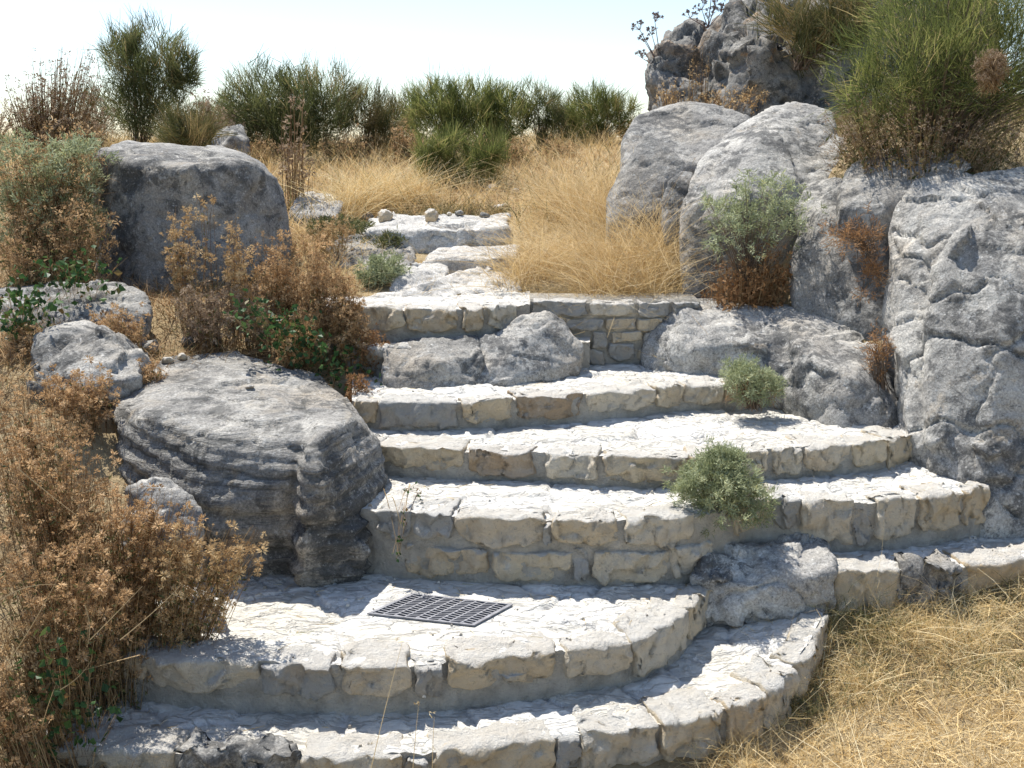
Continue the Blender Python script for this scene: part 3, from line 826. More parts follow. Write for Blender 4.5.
rock('crag', 'rugged brown-grey crag rising into the sky behind the boulders', 'crag',
     [[(648, 95, 9.2), (655, 55, 9.4), (668, 32, 9.6), (690, 22, 9.6), (715, 30, 9.4), (720, 120, 8.8), (650, 130, 9.0), (700, 130, 11), (660, 60, 11)],
      [(705, 40, 9.2), (725, 12, 9.5), (745, -8, 9.6), (775, -12, 9.6), (830, 10, 9.0), (850, 120, 8.4), (715, 125, 8.6), (760, 60, 8.5), (830, 0, 11), (720, 40, 11), (740, 130, 11)],
      [(770, 10, 9.4), (780, -60, 10), (860, -110, 10.2), (980, -100, 10), (990, 100, 9), (800, 110, 8.8), (860, -60, 12), (990, 0, 12)]],
     M['far_rock'], voxel=.04, smooth=2, amp=.16, freq=1.9, fine=.03, seed=18, ridge=1.1, sink=.4)
# slabs of the upper path
SL = 'weathered slabs of the upper path'
rock('path_slab', 'low white slab just above the top step', 'slab', [[(366, 298, 4.9), (378, 290, 5.0), (410, 288, 5.05), (420, 293, 4.95), (415, 302, 4.82), (370, 304, 4.82)]], M['path_rock'], voxel=.014, smooth=2, amp=.016, freq=6, seed=20, sink=.08, group=SL)
rock('path_slab', 'long tilted white slab along the upper path', 'slab', [[(400, 303, 4.86), (425, 282, 5.0), (470, 268, 5.4), (494, 262, 5.5), (492, 280, 5.2), (460, 296, 4.92), (455, 304, 4.84), (412, 304, 4.84), (402, 292, 4.9)]], M['path_rock'], voxel=.014, smooth=2, amp=.016, freq=6, seed=21, sink=.08, group=SL)
rock('path_slab', 'rounded cream slab beside the small sage tuft', 'slab', [[(388, 290, 5.05), (392, 276, 5.15), (405, 264, 5.4), (438, 260, 5.5), (450, 266, 5.4), (445, 280, 5.2), (410, 292, 5.02)]], M['path_rock'], voxel=.014, smooth=2, amp=.016, freq=6, seed=22, sink=.1, group=SL)
rock('path_slab', 'short pale slab touching the golden grass', 'slab', [[(460, 300, 4.88), (462, 284, 4.98), (478, 272, 5.25), (508, 268, 5.35), (524, 280, 5.1), (518, 300, 4.88)]], M['path_rock'], voxel=.014, smooth=2, amp=.016, freq=6, seed=23, sink=.08, group=SL)
rock('path_slab', 'narrow cream slab crossing the path', 'slab', [[(418, 272, 5.42), (422, 260, 5.44), (515, 256, 5.4), (518, 272, 5.38), (440, 246, 5.9), (520, 245, 5.9)]], M['path_rock'], voxel=.015, smooth=2, amp=.016, freq=5, seed=24, sink=.1, group=SL)
rock('path_slab', 'broad grey slab below the row of small stones', 'slab', [[(345, 254, 5.95), (348, 234, 5.97), (430, 230, 5.88), (506, 228, 5.9), (508, 252, 5.88), (430, 254, 5.84), (375, 217, 7.0), (510, 216, 7.1)]], M['path_rock'], voxel=.016, smooth=2, amp=.045, freq=3.0, seed=25, sink=.1, group=SL)
rock('boulder', 'low shaded ledge of rock under the creeping plant', 'rock', [[(318, 246, 5.7), (330, 234, 5.9), (370, 232, 6.1), (415, 246, 5.9), (420, 262, 5.6), (400, 272, 5.4), (345, 275, 5.4), (322, 268, 5.5), (400, 250, 6.3)]], M['grey_rock'], voxel=.018, smooth=4, amp=.025, freq=4, seed=26)
rock('boulder', 'pale flat rock end peeping out left of the path', 'rock', [[(288, 205, 7.0), (300, 193, 7.3), (330, 190, 7.4), (345, 200, 7.1), (338, 215, 6.7), (295, 218, 6.7)]], M['pale_rock'], voxel=.02, amp=.02, freq=4, seed=27, sink=.1)
rock('boulder', 'small pale rock showing between the two dark skyline shrubs', 'rock', [[(212, 140, 9.4), (222, 124, 9.6), (242, 123, 9.6), (252, 140, 9.3), (232, 132, 9.2), (215, 155, 9.2), (250, 155, 9.2), (230, 150, 10)]], M['pale_rock'], voxel=.03, amp=.03, freq=3, seed=28)

# loose stones
def surface(px, py, default):
    """distance at which a thing standing there would rest on the rock or soil already built"""
    dg = bpy.context.evaluated_depsgraph_get(); dg.update()
    d = ray(px, py)
    ok, loc, *_ = sc.ray_cast(dg, Vector((0, 0, EYE)), Vector(d).normalized())
    return loc.y if ok else default
def pebble(cx, cy, Y, rx, rz, label, mat='pale_rock', group=None, seed=0, flat=1.0):
    r_ = random.Random(seed)
    Y = surface(cx, cy + rz * .7, Y)
    s = Y / FPX
    pts = []
    n = 15
    for i in range(n):
        t = math.acos(1 - 2 * (i + .5) / n); p = i * 2.39996
        k = r_.uniform(.62, 1.12)
        pts.append((cx + rx * k * math.sin(t) * math.cos(p), cy + rz * .35 - rz * k * math.cos(t), Y + rx * s * .9 * k * math.sin(t) * math.sin(p)))
    return rock('loose_stone', label, 'stone', [pts], (M[mat] if mat != 'pale_rock' else M['stone']), voxel=max(.006, rx * s / 9), smooth=1, amp=rx * s * .12, freq=1.2 / (rx * s), fine=rx * s * .03, sink=0.0, seed=40 + seed, group=group)
GP = 'loose stones at the head of the path'
pebble(386, 213, 7.0, 11, 10, 'upright cream stone at the left of the path head', group=GP, seed=1)
pebble(368, 216, 7.0, 8, 6, 'low shaded stone beside the upright cream one', 'grey_rock', GP, 2)
pebble(432, 212, 7.1, 10, 10, 'rounded white stone in the middle of the path head', group=GP, seed=3)
pebble(449, 213, 7.2, 4, 4, 'tiny pebble right of the rounded white stone', group=GP, seed=4)
pebble(459, 212, 7.25, 5, 4, 'small grey pebble in the gravelly bank', 'grey_rock', GP, 5)
pebble(492, 187, 8.0, 8, 6, 'cream stone highest in the bank above the path', group=GP, seed=6)
pebble(502, 206, 7.4, 12, 7, 'flat white stone near the golden grass', group=GP, seed=7)
pebble(484, 214, 7.2, 7, 4, 'small flat stone on the edge of the grey slab', 'grey_rock', GP, 8)
pebble(472, 196, 7.7, 6, 4, 'brownish pebble in the middle of the bank', 'grey_rock', GP, 9)
pebble(515, 190, 7.9, 6, 5, 'small stone half lost in the golden grass', group=GP, seed=10)
GL = 'loose stones on the flat-topped boulder'
pebble(168, 359, 4.12, 8, 6, 'white pebble nearest the edge of the flat boulder top', group=GL, seed=11)
pebble(182, 355, 4.15, 7, 6, 'small white pebble beside the first', group=GL, seed=12)
pebble(190, 340, 4.3, 14, 9, 'dark grey stone behind the two white pebbles', 'dark_rock', GL, 13)
pebble(214, 341, 4.35, 12, 7, 'flat pale grey stone behind the boulder top', 'grey_rock', GL, 14)
pebble(150, 345, 4.25, 14, 9, 'brown grey stone left of the dark one', 'grey_rock', GL, 15)
pebble(250, 386, 3.85, 7, 3, 'small tan chip lying on the flat boulder top', 'orange_stone', GL, 16)
pebble(357, 548, 3.13, 17, 20, 'grey block filling the gap at the foot of the big boulder', 'layer_rock', None, 17)

# low wall at the back of the fifth step
wall_base = W(600, 366, 4.5)
wall = empty('retaining_wall', wall_base, 'low rough stone wall between the pointed rock and the long rock', 'wall')
wf = np.array([np.append(W(p, 366, 4.52 + .05 * abs(p - 600) / 100), p) for p in range(530, 700, 6)])
zw = float(wf[:, 2].mean())
WH = 0.31
def wslab(): 
    n = len(wf); rows = 18; V = []
    for r_i in range(rows):
        for q in wf: V.append((q[0], q[1] + .012, zw - .06 + (WH + .05) * r_i / (rows - 1)))
    b0 = len(V)
    for q in wf: V.append((q[0], q[1] + .3, zw + WH - .01))
    V = np.array(V); V[:b0, 1] += perlin(V[:b0] * 22) * .012
    Q = [(r_i * n + i, r_i * n + i + 1, (r_i + 1) * n + i + 1, (r_i + 1) * n + i) for r_i in range(rows) for i in range(n - 1)]
    return V, Q
V, Q = wslab()
mesh_np('mortar_core', V, Q, mat=M['mortar'], parent=wall)
k_ = 0
for a, b, z0, z1, mt in [(532, 586, .235, .305, 'grey_stone'), (589, 634, .24, .30, 'stone'), (637, 668, .235, .30, 'grey_stone'), (670, 696, .23, .3, 'grey_stone'),
                         (566, 602, .17, .225, 'grey_stone'), (605, 634, .175, .228, 'stone'), (637, 662, .165, .225, 'stone'), (664, 690, .16, .22, 'grey_stone'),
                         (592, 606, .085, .165, 'grey_stone'), (611, 640, .115, .165, 'stone'), (643, 668, .09, .155, 'grey_stone'), (609, 634, .03, .105, 'grey_stone'), (637, 660, .02, .08, 'stone'), (575, 604, -.02, .08, 'grey_stone')]:
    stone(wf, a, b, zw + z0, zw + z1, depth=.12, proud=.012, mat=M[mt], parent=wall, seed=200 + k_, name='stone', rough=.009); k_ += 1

# ------------------------------------------------------------------ vegetation tools
def unit(a): return a / (np.linalg.norm(a, axis=-1, keepdims=True) + 1e-12)
def rdir(n, up=0.0): 
    d = rng.normal(size=(n, 3)); d = unit(d); d[:, 2] += up
    return unit(d)

class Acc:
    def __init__(s): s.V = []; s.Q = []; s.r = []; s.n = 0
    def add(s, V, Q, r):
        s.V.append(V); s.Q.append(Q + s.n); s.r.append(r); s.n += len(V)
    def ribbons(s, P, D, L, Wd, bend, seg=3, rnd=None, tip=.15):
        n = len(P)
        L = np.broadcast_to(L, n)[:, None]; Wd = np.broadcast_to(Wd, n)[:, None]
        side = unit(np.cross(D, rng.normal(size=(n, 3))))
        rnd = rng.random(n) if rnd is None else rnd
        rows = []
        for k in range(seg + 1):
            t = k / seg
            c = P + D * L * t + bend * L * t * t
            w = Wd * (1 - (1 - tip) * t) * .5
            rows += [c - side * w, c + side * w]
        V = np.stack(rows, 1).reshape(-1, 3)
        b = np.arange(n)[:, None, None] * (2 * (seg + 1))
        f = np.array([[2 * k, 2 * k + 1, 2 * k + 3, 2 * k + 2] for k in range(seg)])[None]
        s.add(V, (b + f).reshape(-1, 4), np.repeat(rnd, 2 * (seg + 1)))
        return P + D * L + bend * L
    def tubes(s, P, D, L, r0, bend, seg=4, rnd=None, tip=.35):
        n = len(P)
        L = np.broadcast_to(L, n)[:, None]; r0 = np.broadcast_to(r0, n)[:, None]
        a = unit(np.cross(D, np.array([.3, .9, .21]))); b_ = unit(np.cross(D, a))
        rnd = rng.random(n) if rnd is None else rnd
        rows = []
        for k in range(seg + 1):
            t = k / seg
            c = P + D * L * t + bend * L * t * t
            r = r0 * (1 - (1 - tip) * t)
            for q in range(3):
                an = q * 2.0944
                rows.append(c + (a * math.cos(an) + b_ * math.sin(an)) * r)
        V = np.stack(rows, 1).reshape(-1, 3)
        b = np.arange(n)[:, None, None] * (3 * (seg + 1))
        f = np.array([[3 * k + q, 3 * k + (q + 1) % 3, 3 * k + 3 + (q + 1) % 3, 3 * k + 3 + q] for k in range(seg) for q in range(3)])[None]
        s.add(V, (b + f).reshape(-1, 4), np.repeat(rnd, 3 * (seg + 1)))
        return P + D * L + bend * L
    def leaves(s, P, D, L, Wd, rnd=None, fold=.15):
        n = len(P)
        L = np.broadcast_to(L, n)[:, None]; Wd = np.broadcast_to(Wd, n)[:, None]
        side = unit(np.cross(D, rng.normal(size=(n, 3))))
        nor = np.cross(side, D)
        mid = P + D * L * .45
        V = np.stack([P, mid + side * Wd * .5 + nor * L * fold, P + D * L, mid - side * Wd * .5 + nor * L * fold], 1).reshape(-1, 3)
        f = np.arange(n * 4).reshape(-1, 4)
        s.add(V, f, np.repeat(rng.random(n) if rnd is None else rnd, 4))
    def build(s, name, mat, parent=None):
        return mesh_np(name, np.concatenate(s.V), np.concatenate(s.Q), mat=mat, parent=parent, attrs={'rnd': np.concatenate(s.r)}, smooth=False)

def in_ball(n, c, rad):
    d = rdir(n) * (rng.random(n) ** (1 / 2.4))[:, None]
    return np.asarray(c) + d * np.asarray(rad), d

def pblob(px, py, Y, rx, ry=None, rd=None):
    """a blob given where the photo shows it: pixel centre, pixel radii, distance"""
    s = Y / FPX
    ry = ry or rx
    return W(px, py, Y), np.array([rx * s, (rd or rx) * s, ry * s])

def plant_base(px, Y, zmin=None):
    x = W(px, 300, Y)[0]
    return np.array([x, Y, g1(x, Y) - .02])

def grow_branches(a, base, targets, r0, rnd=None, spread=.05):
    """woody branches from the base up to the targets"""
    n = len(targets)
    P = base + rng.normal(size=(n, 3)) * np.array([spread, spread, 0])
    D = targets - P
    L = np.linalg.norm(D, axis=1)
    up = np.array([0, 0, 1.0])
    bend = (unit(D) - up) * .30
    D2 = unit(D) - bend
    a.tubes(P, D2, L, r0, bend, seg=5)

def broom(label, base, blobs, rods, rl, mat, cat='shrub', name='broom_shrub', wd=.004, group=None, fan=.8, twigs=60, up=.8):
    root = empty(name, base, label, cat, group)
    a = Acc(); f = Acc()
    vol = np.array([np.prod(b[1]) ** (2 / 3) for b in blobs]); vol /= vol.sum()
    for (c, r), v in zip(blobs, vol):
        k = max(4, int(twigs * v))
        T, _ = in_ball(k, c, r * .75)
        grow_branches(a, base, T, max(.004, .011 * r.max()), spread=.08 * r.max())
        n = int(rods * v)
        # upright whippy rods gathered in tufts
        nt = max(6, n // 24)
        tc, td = in_ball(nt, c, r)
        tuft = rng.integers(0, nt, n)
        tr = rng.random(nt)
        P = tc[tuft] + rng.normal(size=(n, 3)) * min(.05, r.mean() * .10)
        out = td[tuft]
        td_ = unit(np.array([0, 0, up]) + td * fan + rng.normal(size=(nt, 3)) * .35)
        D = unit(td_[tuft] + rng.normal(size=(n, 3)) * .30)
        L = rl * (0.55 + .9 * rng.random(n)) 
        P = P - D * L[:, None] * .45
        bend = rng.normal(size=(n, 3)) * .12 + out * .1
        f.ribbons(P, D, L, wd * (.6 + .8 * rng.random(n)), bend, seg=2, rnd=np.clip(tr[tuft] * .75 + rng.normal(size=n) * .16 + .08, 0, 1), tip=.3)
    a.build('branches', M['wood'], root)
    f.build('foliage', M[mat], root)
    return root

def head_shrub(label, base, blobs, stems, heads, mat='brown_head', hr=.011, name='dry_shrub', cat='dry plant', group=None, leaf=0, leafmat='herb', hl=.010, bits=11, stemr=.0016, toph=.55, stem_mat='dry_stem', snap=True, lean=.45):
    """dry many-stemmed plant with clusters of bristly seed heads along the upper stems"""
    root = empty(name, base, label, cat, group)
    a = Acc(); h = Acc(); lf = Acc()
    vol = np.array([np.prod(b[1]) ** (2 / 3) for b in blobs]); vol /= vol.sum()
    for (c, r), v in zip(blobs, vol):
        n = max(6, int(stems * v))
        T, _ = in_ball(n, c, r)
        P = base + (T - base) * np.array([lean, lean, 0]) + rng.normal(size=(n, 3)) * np.array([.03, .03, .0])
        P[:, 2] = ground(P[:, 0], P[:, 1]) - .01 if snap else base[2]
        P[:, 2] = np.minimum(P[:, 2], T[:, 2] - .05)
        D = T - P; L = np.linalg.norm(D, axis=1)
        bend = (unit(D) - np.array([0, 0, 1.0])) * .35 + rng.normal(size=(n, 3)) * .05
        D2 = unit(D) - bend
        a.tubes(P, D2, L, stemr, bend, seg=5)
        # heads along the upper part of each stem
        k = max(1, int(heads * v / n))
        t = 1 - toph * rng.random((n, k)) ** 1.3
        C = P[:, None] + D2[:, None] * (L[:, None] * t)[..., None] + bend[:, None] * (L[:, None] * t * t)[..., None]
        off = rng.normal(size=(n, k, 3)) * (.015 * hr / .011)
        sr = rng.random(n)
        # short side stalks
        a.ribbons(C.reshape(-1, 3), unit(off.reshape(-1, 3) + 1e-6), np.linalg.norm(off, axis=-1).ravel(), .0012, np.zeros((n * k, 3)), seg=1)
        C = (C + off).reshape(-1, 3)
        keep = rng.random(len(C)) < .95
        C = C[keep]; rr = np.repeat(sr, k)[keep]
        m = len(C)
        size = hr * (.4 + 1.25 * rng.random(m) ** 1.4)
        dd = rdir(m * bits, .25)
        cc = np.repeat(C, bits, 0); ss = np.repeat(size, bits)
        h.leaves(cc + dd * ss[:, None] * .25, dd, ss * 1.05, ss * .34, rnd=np.clip(np.repeat(rr * .6 + .2 + rng.normal(size=m) * .08, bits) + rng.normal(size=m * bits) * .10, 0, 1))
        if leaf:
            q = int(leaf * v)
            i = rng.integers(0, n, q); t = .15 + .7 * rng.random(q)
            C = P[i] + D2[i] * (L[i] * t)[:, None] + bend[i] * (L[i] * t * t)[:, None]
            lf.leaves(C, rdir(q, .5), hl * (.7 + .8 * rng.random(q)), hl * .5)
    a.build('stems', M[stem_mat], root)
    h.build('seed_heads', M[mat], root)
    if leaf: lf.build('leaves', M[leafmat], root)
    return root

def sage(label, base, blobs, tufts, mat='sage', fl=.020, per=26, name='sage_bush', cat='bush', group=None, dry=0, wd=.0016, stems=40, shell=True):
    """silvery bush: rosettes of fine feathery leaves over a dome"""
    root = empty(name, base, label, cat, group)
    a = Acc(); f = Acc(); dr = Acc()
    vol = np.array([np.prod(b[1]) ** (2 / 3) for b in blobs]); vol /= vol.sum()
    for (c, r), v in zip(blobs, vol):
        n = max(4, int(tufts * v))
        d = rdir(n, .25) * ((.55 + .45 * rng.random(n)) if shell else rng.random(n) ** .5)[:, None]
        lob = perlin(d * 2.3 + rng.random() * 50)
        C = c + d * r * (1 + .55 * lob[:, None] + .16 * rng.normal(size=(n, 1)))
        grow_branches(a, base, C[: max(6, int(stems * v))], .0022, spread=.02)
        tr = rng.random(n)
        k = per
        out = unit(d + np.array([0, 0, .5]))
        DD = unit(np.repeat(out, k, 0) * .75 + rdir(n * k))
        PP = np.repeat(C, k, 0) + rng.normal(size=(n * k, 3)) * fl * .35
        f.leaves(PP, DD, fl * (.6 + .8 * rng.random(n * k)), wd * 2.2,
                  rnd=np.clip(np.repeat(tr * .6 + .2, k) + rng.normal(size=n * k) * .12, 0, 1))
        if dry:
            q = int(dry * v)
            C2 = c + rdir(q, -.5) * r * (.5 + .5 * rng.random((q, 1))) - np.array([0, 0, r[2] * .25])
            dr.ribbons(C2, rdir(q, -.2), .05 * (.5 + rng.random(q)), .002, rng.normal(size=(q, 3)) * .3, seg=2)
    a.build('stems', M['wood'], root)
    f.build('foliage', M[mat], root)
    if dry: dr.build('dead_leaves', M['rust'], root)
    return root

def tussock(label, base_pts, n, L, mat, wd=.0025, name='grass_tussock', cat='grass', group=None, lean=(0, 0, 0), fan=.5, curl=.5, heads=0):
    """tangle of fine dry stalks rising from the given ground points"""
    bp = np.asarray(base_pts, float)
    root = empty(name, bp.mean(0), label, cat, group)
    f = Acc()
    i = rng.integers(0, len(bp), n)
    P = bp[i] + rng.normal(size=(n, 3)) * np.array([.06, .06, 0])
    P[:, 2] = np.maximum(ground(P[:, 0], P[:, 1]), bp[i][:, 2] - .03) - .01
    D = unit(np.array([0, 0, 1.0]) + rng.normal(size=(n, 3)) * fan + np.array(lean))
    D[:, 2] = np.abs(D[:, 2]) * .9 + .1
    LL = L * (.35 + .75 * rng.random(n))
    bend = rng.normal(size=(n, 3)) * curl; bend[:, 2] = -np.abs(bend[:, 2]) * .6
    tips = f.ribbons(P, D, LL, wd * (.6 + .8 * rng.random(n)), bend, seg=4, tip=.3)
    # fine side wisps
    m = n
    t = .4 + .6 * rng.random(m)
    C = P + D * (LL * t)[:, None] + bend * (LL * t * t)[:, None]
    f.ribbons(C, rdir(m, .3), .07 * (.4 + rng.random(m)), wd * .6, rng.normal(size=(m, 3)) * .4, seg=2)
    f.build('stalks', M[mat], root)
    return root

def leafy(label, base, path, n, size, mat='ivy', name='bramble', cat='creeper', group=None, jit=.05, stems=8):
    """trailing stems along the given points with pointed green leaves"""
    path = np.asarray(path, float)
    root = empty(name, base, label, cat, group)
    a = Acc(); f = Acc()
    i = rng.integers(0, len(path), n)
    C = path[i] + rng.normal(size=(n, 3)) * jit
    D = rdir(n, .15)
    L = size * (.6 + .8 * rng.random(n))
    f.leaves(C, D, L, L * .75, fold=.12)
    j = rng.integers(0, len(path), stems); T = path[j] + rng.normal(size=(stems, 3)) * jit
    grow_branches(a, base, T, .002, spread=.04)
    q = min(n, 400)
    a.ribbons(C[:q], unit(base - C[:q]), np.minimum(.09, np.linalg.norm(base - C[:q], axis=1)), .0016, rng.normal(size=(q, 3)) * .15, seg=2)
    a.build('stems', M['dry_stem'], root)
    f.build('leaves', M[mat], root)
    return root

#VEGETATION_START
# --- skyline shrubs
broom('dark green upright broom, the tallest shrub on the left skyline', plant_base(150, 10), [pblob(150, 62, 10, 42, 38), pblob(122, 48, 10, 22, 20), pblob(178, 70, 10, 24, 26), pblob(150, 105, 10, 40, 34)], 7500, .15, 'broom_dark', wd=.006)
head_shrub('hazy pinkish-brown dry shrub left of the tall dark broom', plant_base(60, 9.5), [pblob(78, 75, 9.5, 26, 36), pblob(45, 90, 9.5, 26, 36), pblob(20, 100, 9.5, 25, 28), pblob(60, 110, 9.5, 50, 24)], 420, 2300, 'pink_head', hr=.019, name='dry_shrub', cat='shrub', stemr=.004, bits=8, leaf=900, hl=.03, toph=.8)
broom('broad dark broom in the middle of the left skyline', plant_base(290, 10), [pblob(270, 98, 10, 44, 36), pblob(320, 100, 10, 46, 34), pblob(245, 112, 10, 24, 28), pblob(300, 125, 10, 60, 24)], 9000, .16, 'broom_dark', wd=.006)
broom('half dried broom right of the broad dark one', plant_base(368, 10.2), [pblob(365, 112, 10.2, 28, 28), pblob(380, 125, 10.2, 22, 24)], 2600, .15, 'broom_brown', wd=.005)
broom('bright green broom thicket on the skyline right of the gap', plant_base(450, 10.5), [pblob(435, 112, 10.5, 34, 30), pblob(470, 112, 10.5, 36, 30), pblob(505, 115, 10.5, 30, 28)], 8500, .16, 'broom_light', wd=.006)
broom('small dark broom with bare twigs right of the green thicket', plant_base(540, 10.5), [pblob(540, 105, 10.5, 22, 26), pblob(552, 125, 10.5, 22, 22)], 2000, .13, 'broom_dark', wd=.005)
broom('low green broom nearest the crag on the skyline', plant_base(600, 10.5), [pblob(595, 108, 10.5, 30, 22), pblob(620, 116, 10.5, 22, 20), pblob(585, 125, 10.5, 24, 18)], 3800, .14, 'broom_light', wd=.005)
broom('low bright green clump standing in front of the skyline thicket', plant_base(470, 8.6), [pblob(440, 147, 8.6, 26, 20), pblob(485, 152, 8.6, 26, 18), pblob(462, 168, 8.6, 44, 16)], 4000, .17, 'broom_light', wd=.005)
head_shrub('dusty brown scrub between the dark brooms on the skyline', plant_base(212, 9.6), [pblob(205, 115, 9.6, 20, 25), pblob(225, 130, 9.6, 22, 18)], 120, 600, 'pink_head', hr=.022, cat='shrub', stemr=.003, bits=8, leaf=900, hl=.035, leafmat='herb')
broom('dull green low shrub beside the tall dark broom', plant_base(190, 8.6), [pblob(188, 132, 8.6, 34, 16)], 1100, .2, 'broom_brown', wd=.006)

SK = 'dry scrub between the skyline brooms'
for k_, (px_, py_, Y_, rx_, ry_, mt_) in enumerate([(228, 128, 10.4, 26, 24, 'pink_head'), (385, 135, 10.6, 24, 24, 'pink_head'), (405, 140, 9.8, 18, 18, 'brown_head'), (575, 128, 11, 22, 20, 'pink_head'), (345, 142, 9.6, 30, 16, 'brown_head'),
                                                    (95, 125, 10, 24, 30, 'pink_head'), (-5, 125, 9.8, 26, 30, 'pink_head'), (510, 148, 9.4, 34, 16, 'brown_head'), (630, 132, 10.8, 20, 16, 'brown_head'), (255, 150, 9.4, 30, 14, 'brown_head'), (560, 150, 9.6, 26, 14, 'brown_head')]):
    head_shrub('dusty dry scrub filling a gap between the skyline brooms', plant_base(px_, Y_), [pblob(px_, py_, Y_, rx_, ry_)], 90, 420, mt_, hr=.018, cat='shrub', stemr=.003, bits=8, leaf=500, hl=.028, group=SK, toph=.8, leafmat='broom_brown')
for k_, (px_, py_, Y_, rx_, ry_, mt_, lab) in enumerate([(400, 118, 11.5, 26, 24, 'broom_brown', 'faded broom behind the left end of the green thicket'), (225, 115, 11.5, 26, 22, 'broom_dark', 'dark broom far behind in the gap of the left skyline'), (575, 118, 11.5, 26, 20, 'broom_brown', 'faded broom between the two small ones near the crag'), (105, 110, 11.5, 30, 28, 'broom_brown', 'faded broom behind the tall dark one')]):
    broom(lab, plant_base(px_, Y_), [pblob(px_, py_, Y_, rx_, ry_)], 1700, .14, mt_, wd=.005)
# --- left bank
sage('grey-green sage bush with dry brown base at the left edge', plant_base(45, 5.2), [pblob(30, 175, 5.2, 42, 34), pblob(75, 165, 5.2, 34, 32), pblob(60, 205, 5.2, 50, 34), pblob(10, 215, 5.2, 36, 32)], 420, fl=.035, per=16, dry=2600, wd=.0035, stems=120)
head_shrub('brown bristly shrub in front of the grey-green sage bush', plant_base(50, 4.9), [pblob(30, 240, 4.9, 48, 40), pblob(85, 225, 4.9, 34, 46), pblob(40, 160, 5.2, 50, 34), pblob(75, 140, 5.4, 34, 30)], 420, 2200, 'brown_head', hr=.014, leaf=1800, hl=.022, bits=8)
for i, (px_, py_, Y_, rx_, ry_, lab, mt, st, hd) in enumerate([
    (180, 235, 4.6, 20, 38, 'tan-headed thistle-like plant in front of the rounded boulder', 'tan_head', 26, 260),
    (205, 205, 4.55, 12, 22, 'tallest tan flower stalk before the rounded boulder', 'tan_head', 8, 50),
    (240, 250, 4.5, 24, 40, 'loose tan seed-head plant right of the thistle-like one', 'tan_head', 34, 300),
    (280, 265, 4.45, 26, 46, 'dense brown seed-head plant left of the stair head', 'brown_head', 70, 640),
    (318, 275, 4.4, 26, 50, 'tall rust-brown seed-head plant beside the sixth step', 'brown_head', 80, 760),
    (345, 310, 4.3, 22, 44, 'rust-brown seed-head plant overhanging the steps', 'brown_head', 70, 640),
    (300, 330, 4.25, 34, 34, 'low brown plant among green creeper leaves', 'brown_head', 70, 520),
    (210, 300, 4.4, 36, 24, 'dusty pale brown plant behind the loose stones', 'pink_head', 80, 520),
    (255, 305, 4.4, 26, 22, 'small dusty plant beside the green creeper', 'pink_head', 60, 360),
    (75, 385, 3.55, 40, 16, 'brown plant at the foot of the small pale grey rock', 'brown_head', 70, 420),
    (150, 372, 3.85, 18, 10, 'little brown tuft on the back edge of the flat boulder', 'brown_head', 30, 160),
    (370, 345, 4.3, 20, 26, 'thin reddish plant leaning over the sixth step', 'rust', 40, 300),
    (360, 390, 4.0, 16, 20, 'rusty plant in the gap beside the fourth step', 'rust', 40, 260),
    (20, 350, 4.0, 30, 22, 'brown plant left of the small pale grey rock', 'brown_head', 60, 360),
    (330, 225, 5.6, 30, 14, 'pale dry plant on the left rim of the upper path', 'tan_head', 50, 260),
    (115, 320, 4.2, 36, 16, 'low brown tuft between the two small left rocks', 'brown_head', 70, 420)]):
    head_shrub(lab, plant_base(px_, Y_), [pblob(px_, py_, Y_, rx_, ry_)], st, hd, mt, hr=.0118, leaf=int(hd * .4), hl=.015, bits=15, group='dry plants on the left bank', toph=.6)
leafy('green creeper spreading right of the flat-topped boulder', plant_base(300, 4.25), [W(p, q, 4.15) for p, q in [(250, 310), (262, 318), (275, 325), (290, 335), (305, 345), (318, 350), (330, 362), (345, 372), (285, 350), (355, 385), (365, 395), (300, 328)]], 520, .028)
leafy('bright green creeper over the low left rock', plant_base(70, 4.55), [W(p, q, 4.45) for p, q in [(50, 275), (62, 270), (75, 272), (90, 276), (68, 282), (100, 280)]], 170, .03)
leafy('green bramble at the left edge above the brown shrubs', plant_base(15, 4.1), [W(p, q, 4.05) for p, q in [(5, 300), (20, 295), (30, 305), (12, 315), (25, 325), (8, 330), (35, 315)]], 240, .032)
leafy('dark green bramble at the lower left corner', plant_base(30, 2.4), [W(p, q, 2.35) for p, q in [(20, 690), (40, 700), (60, 690), (75, 730), (30, 740), (15, 755), (90, 720), (50, 660)]], 230, .024, jit=.04)
leafy('thin green trailing vine hanging down the third step', W(405, 490, 3.25), [W(408, 492, 3.22), W(415, 488, 3.25), W(402, 512, 3.10), W(403, 525, 3.10), W(400, 540, 3.10), W(398, 555, 3.10), W(420, 495, 3.3)], 46, .011, jit=.007, stems=7)

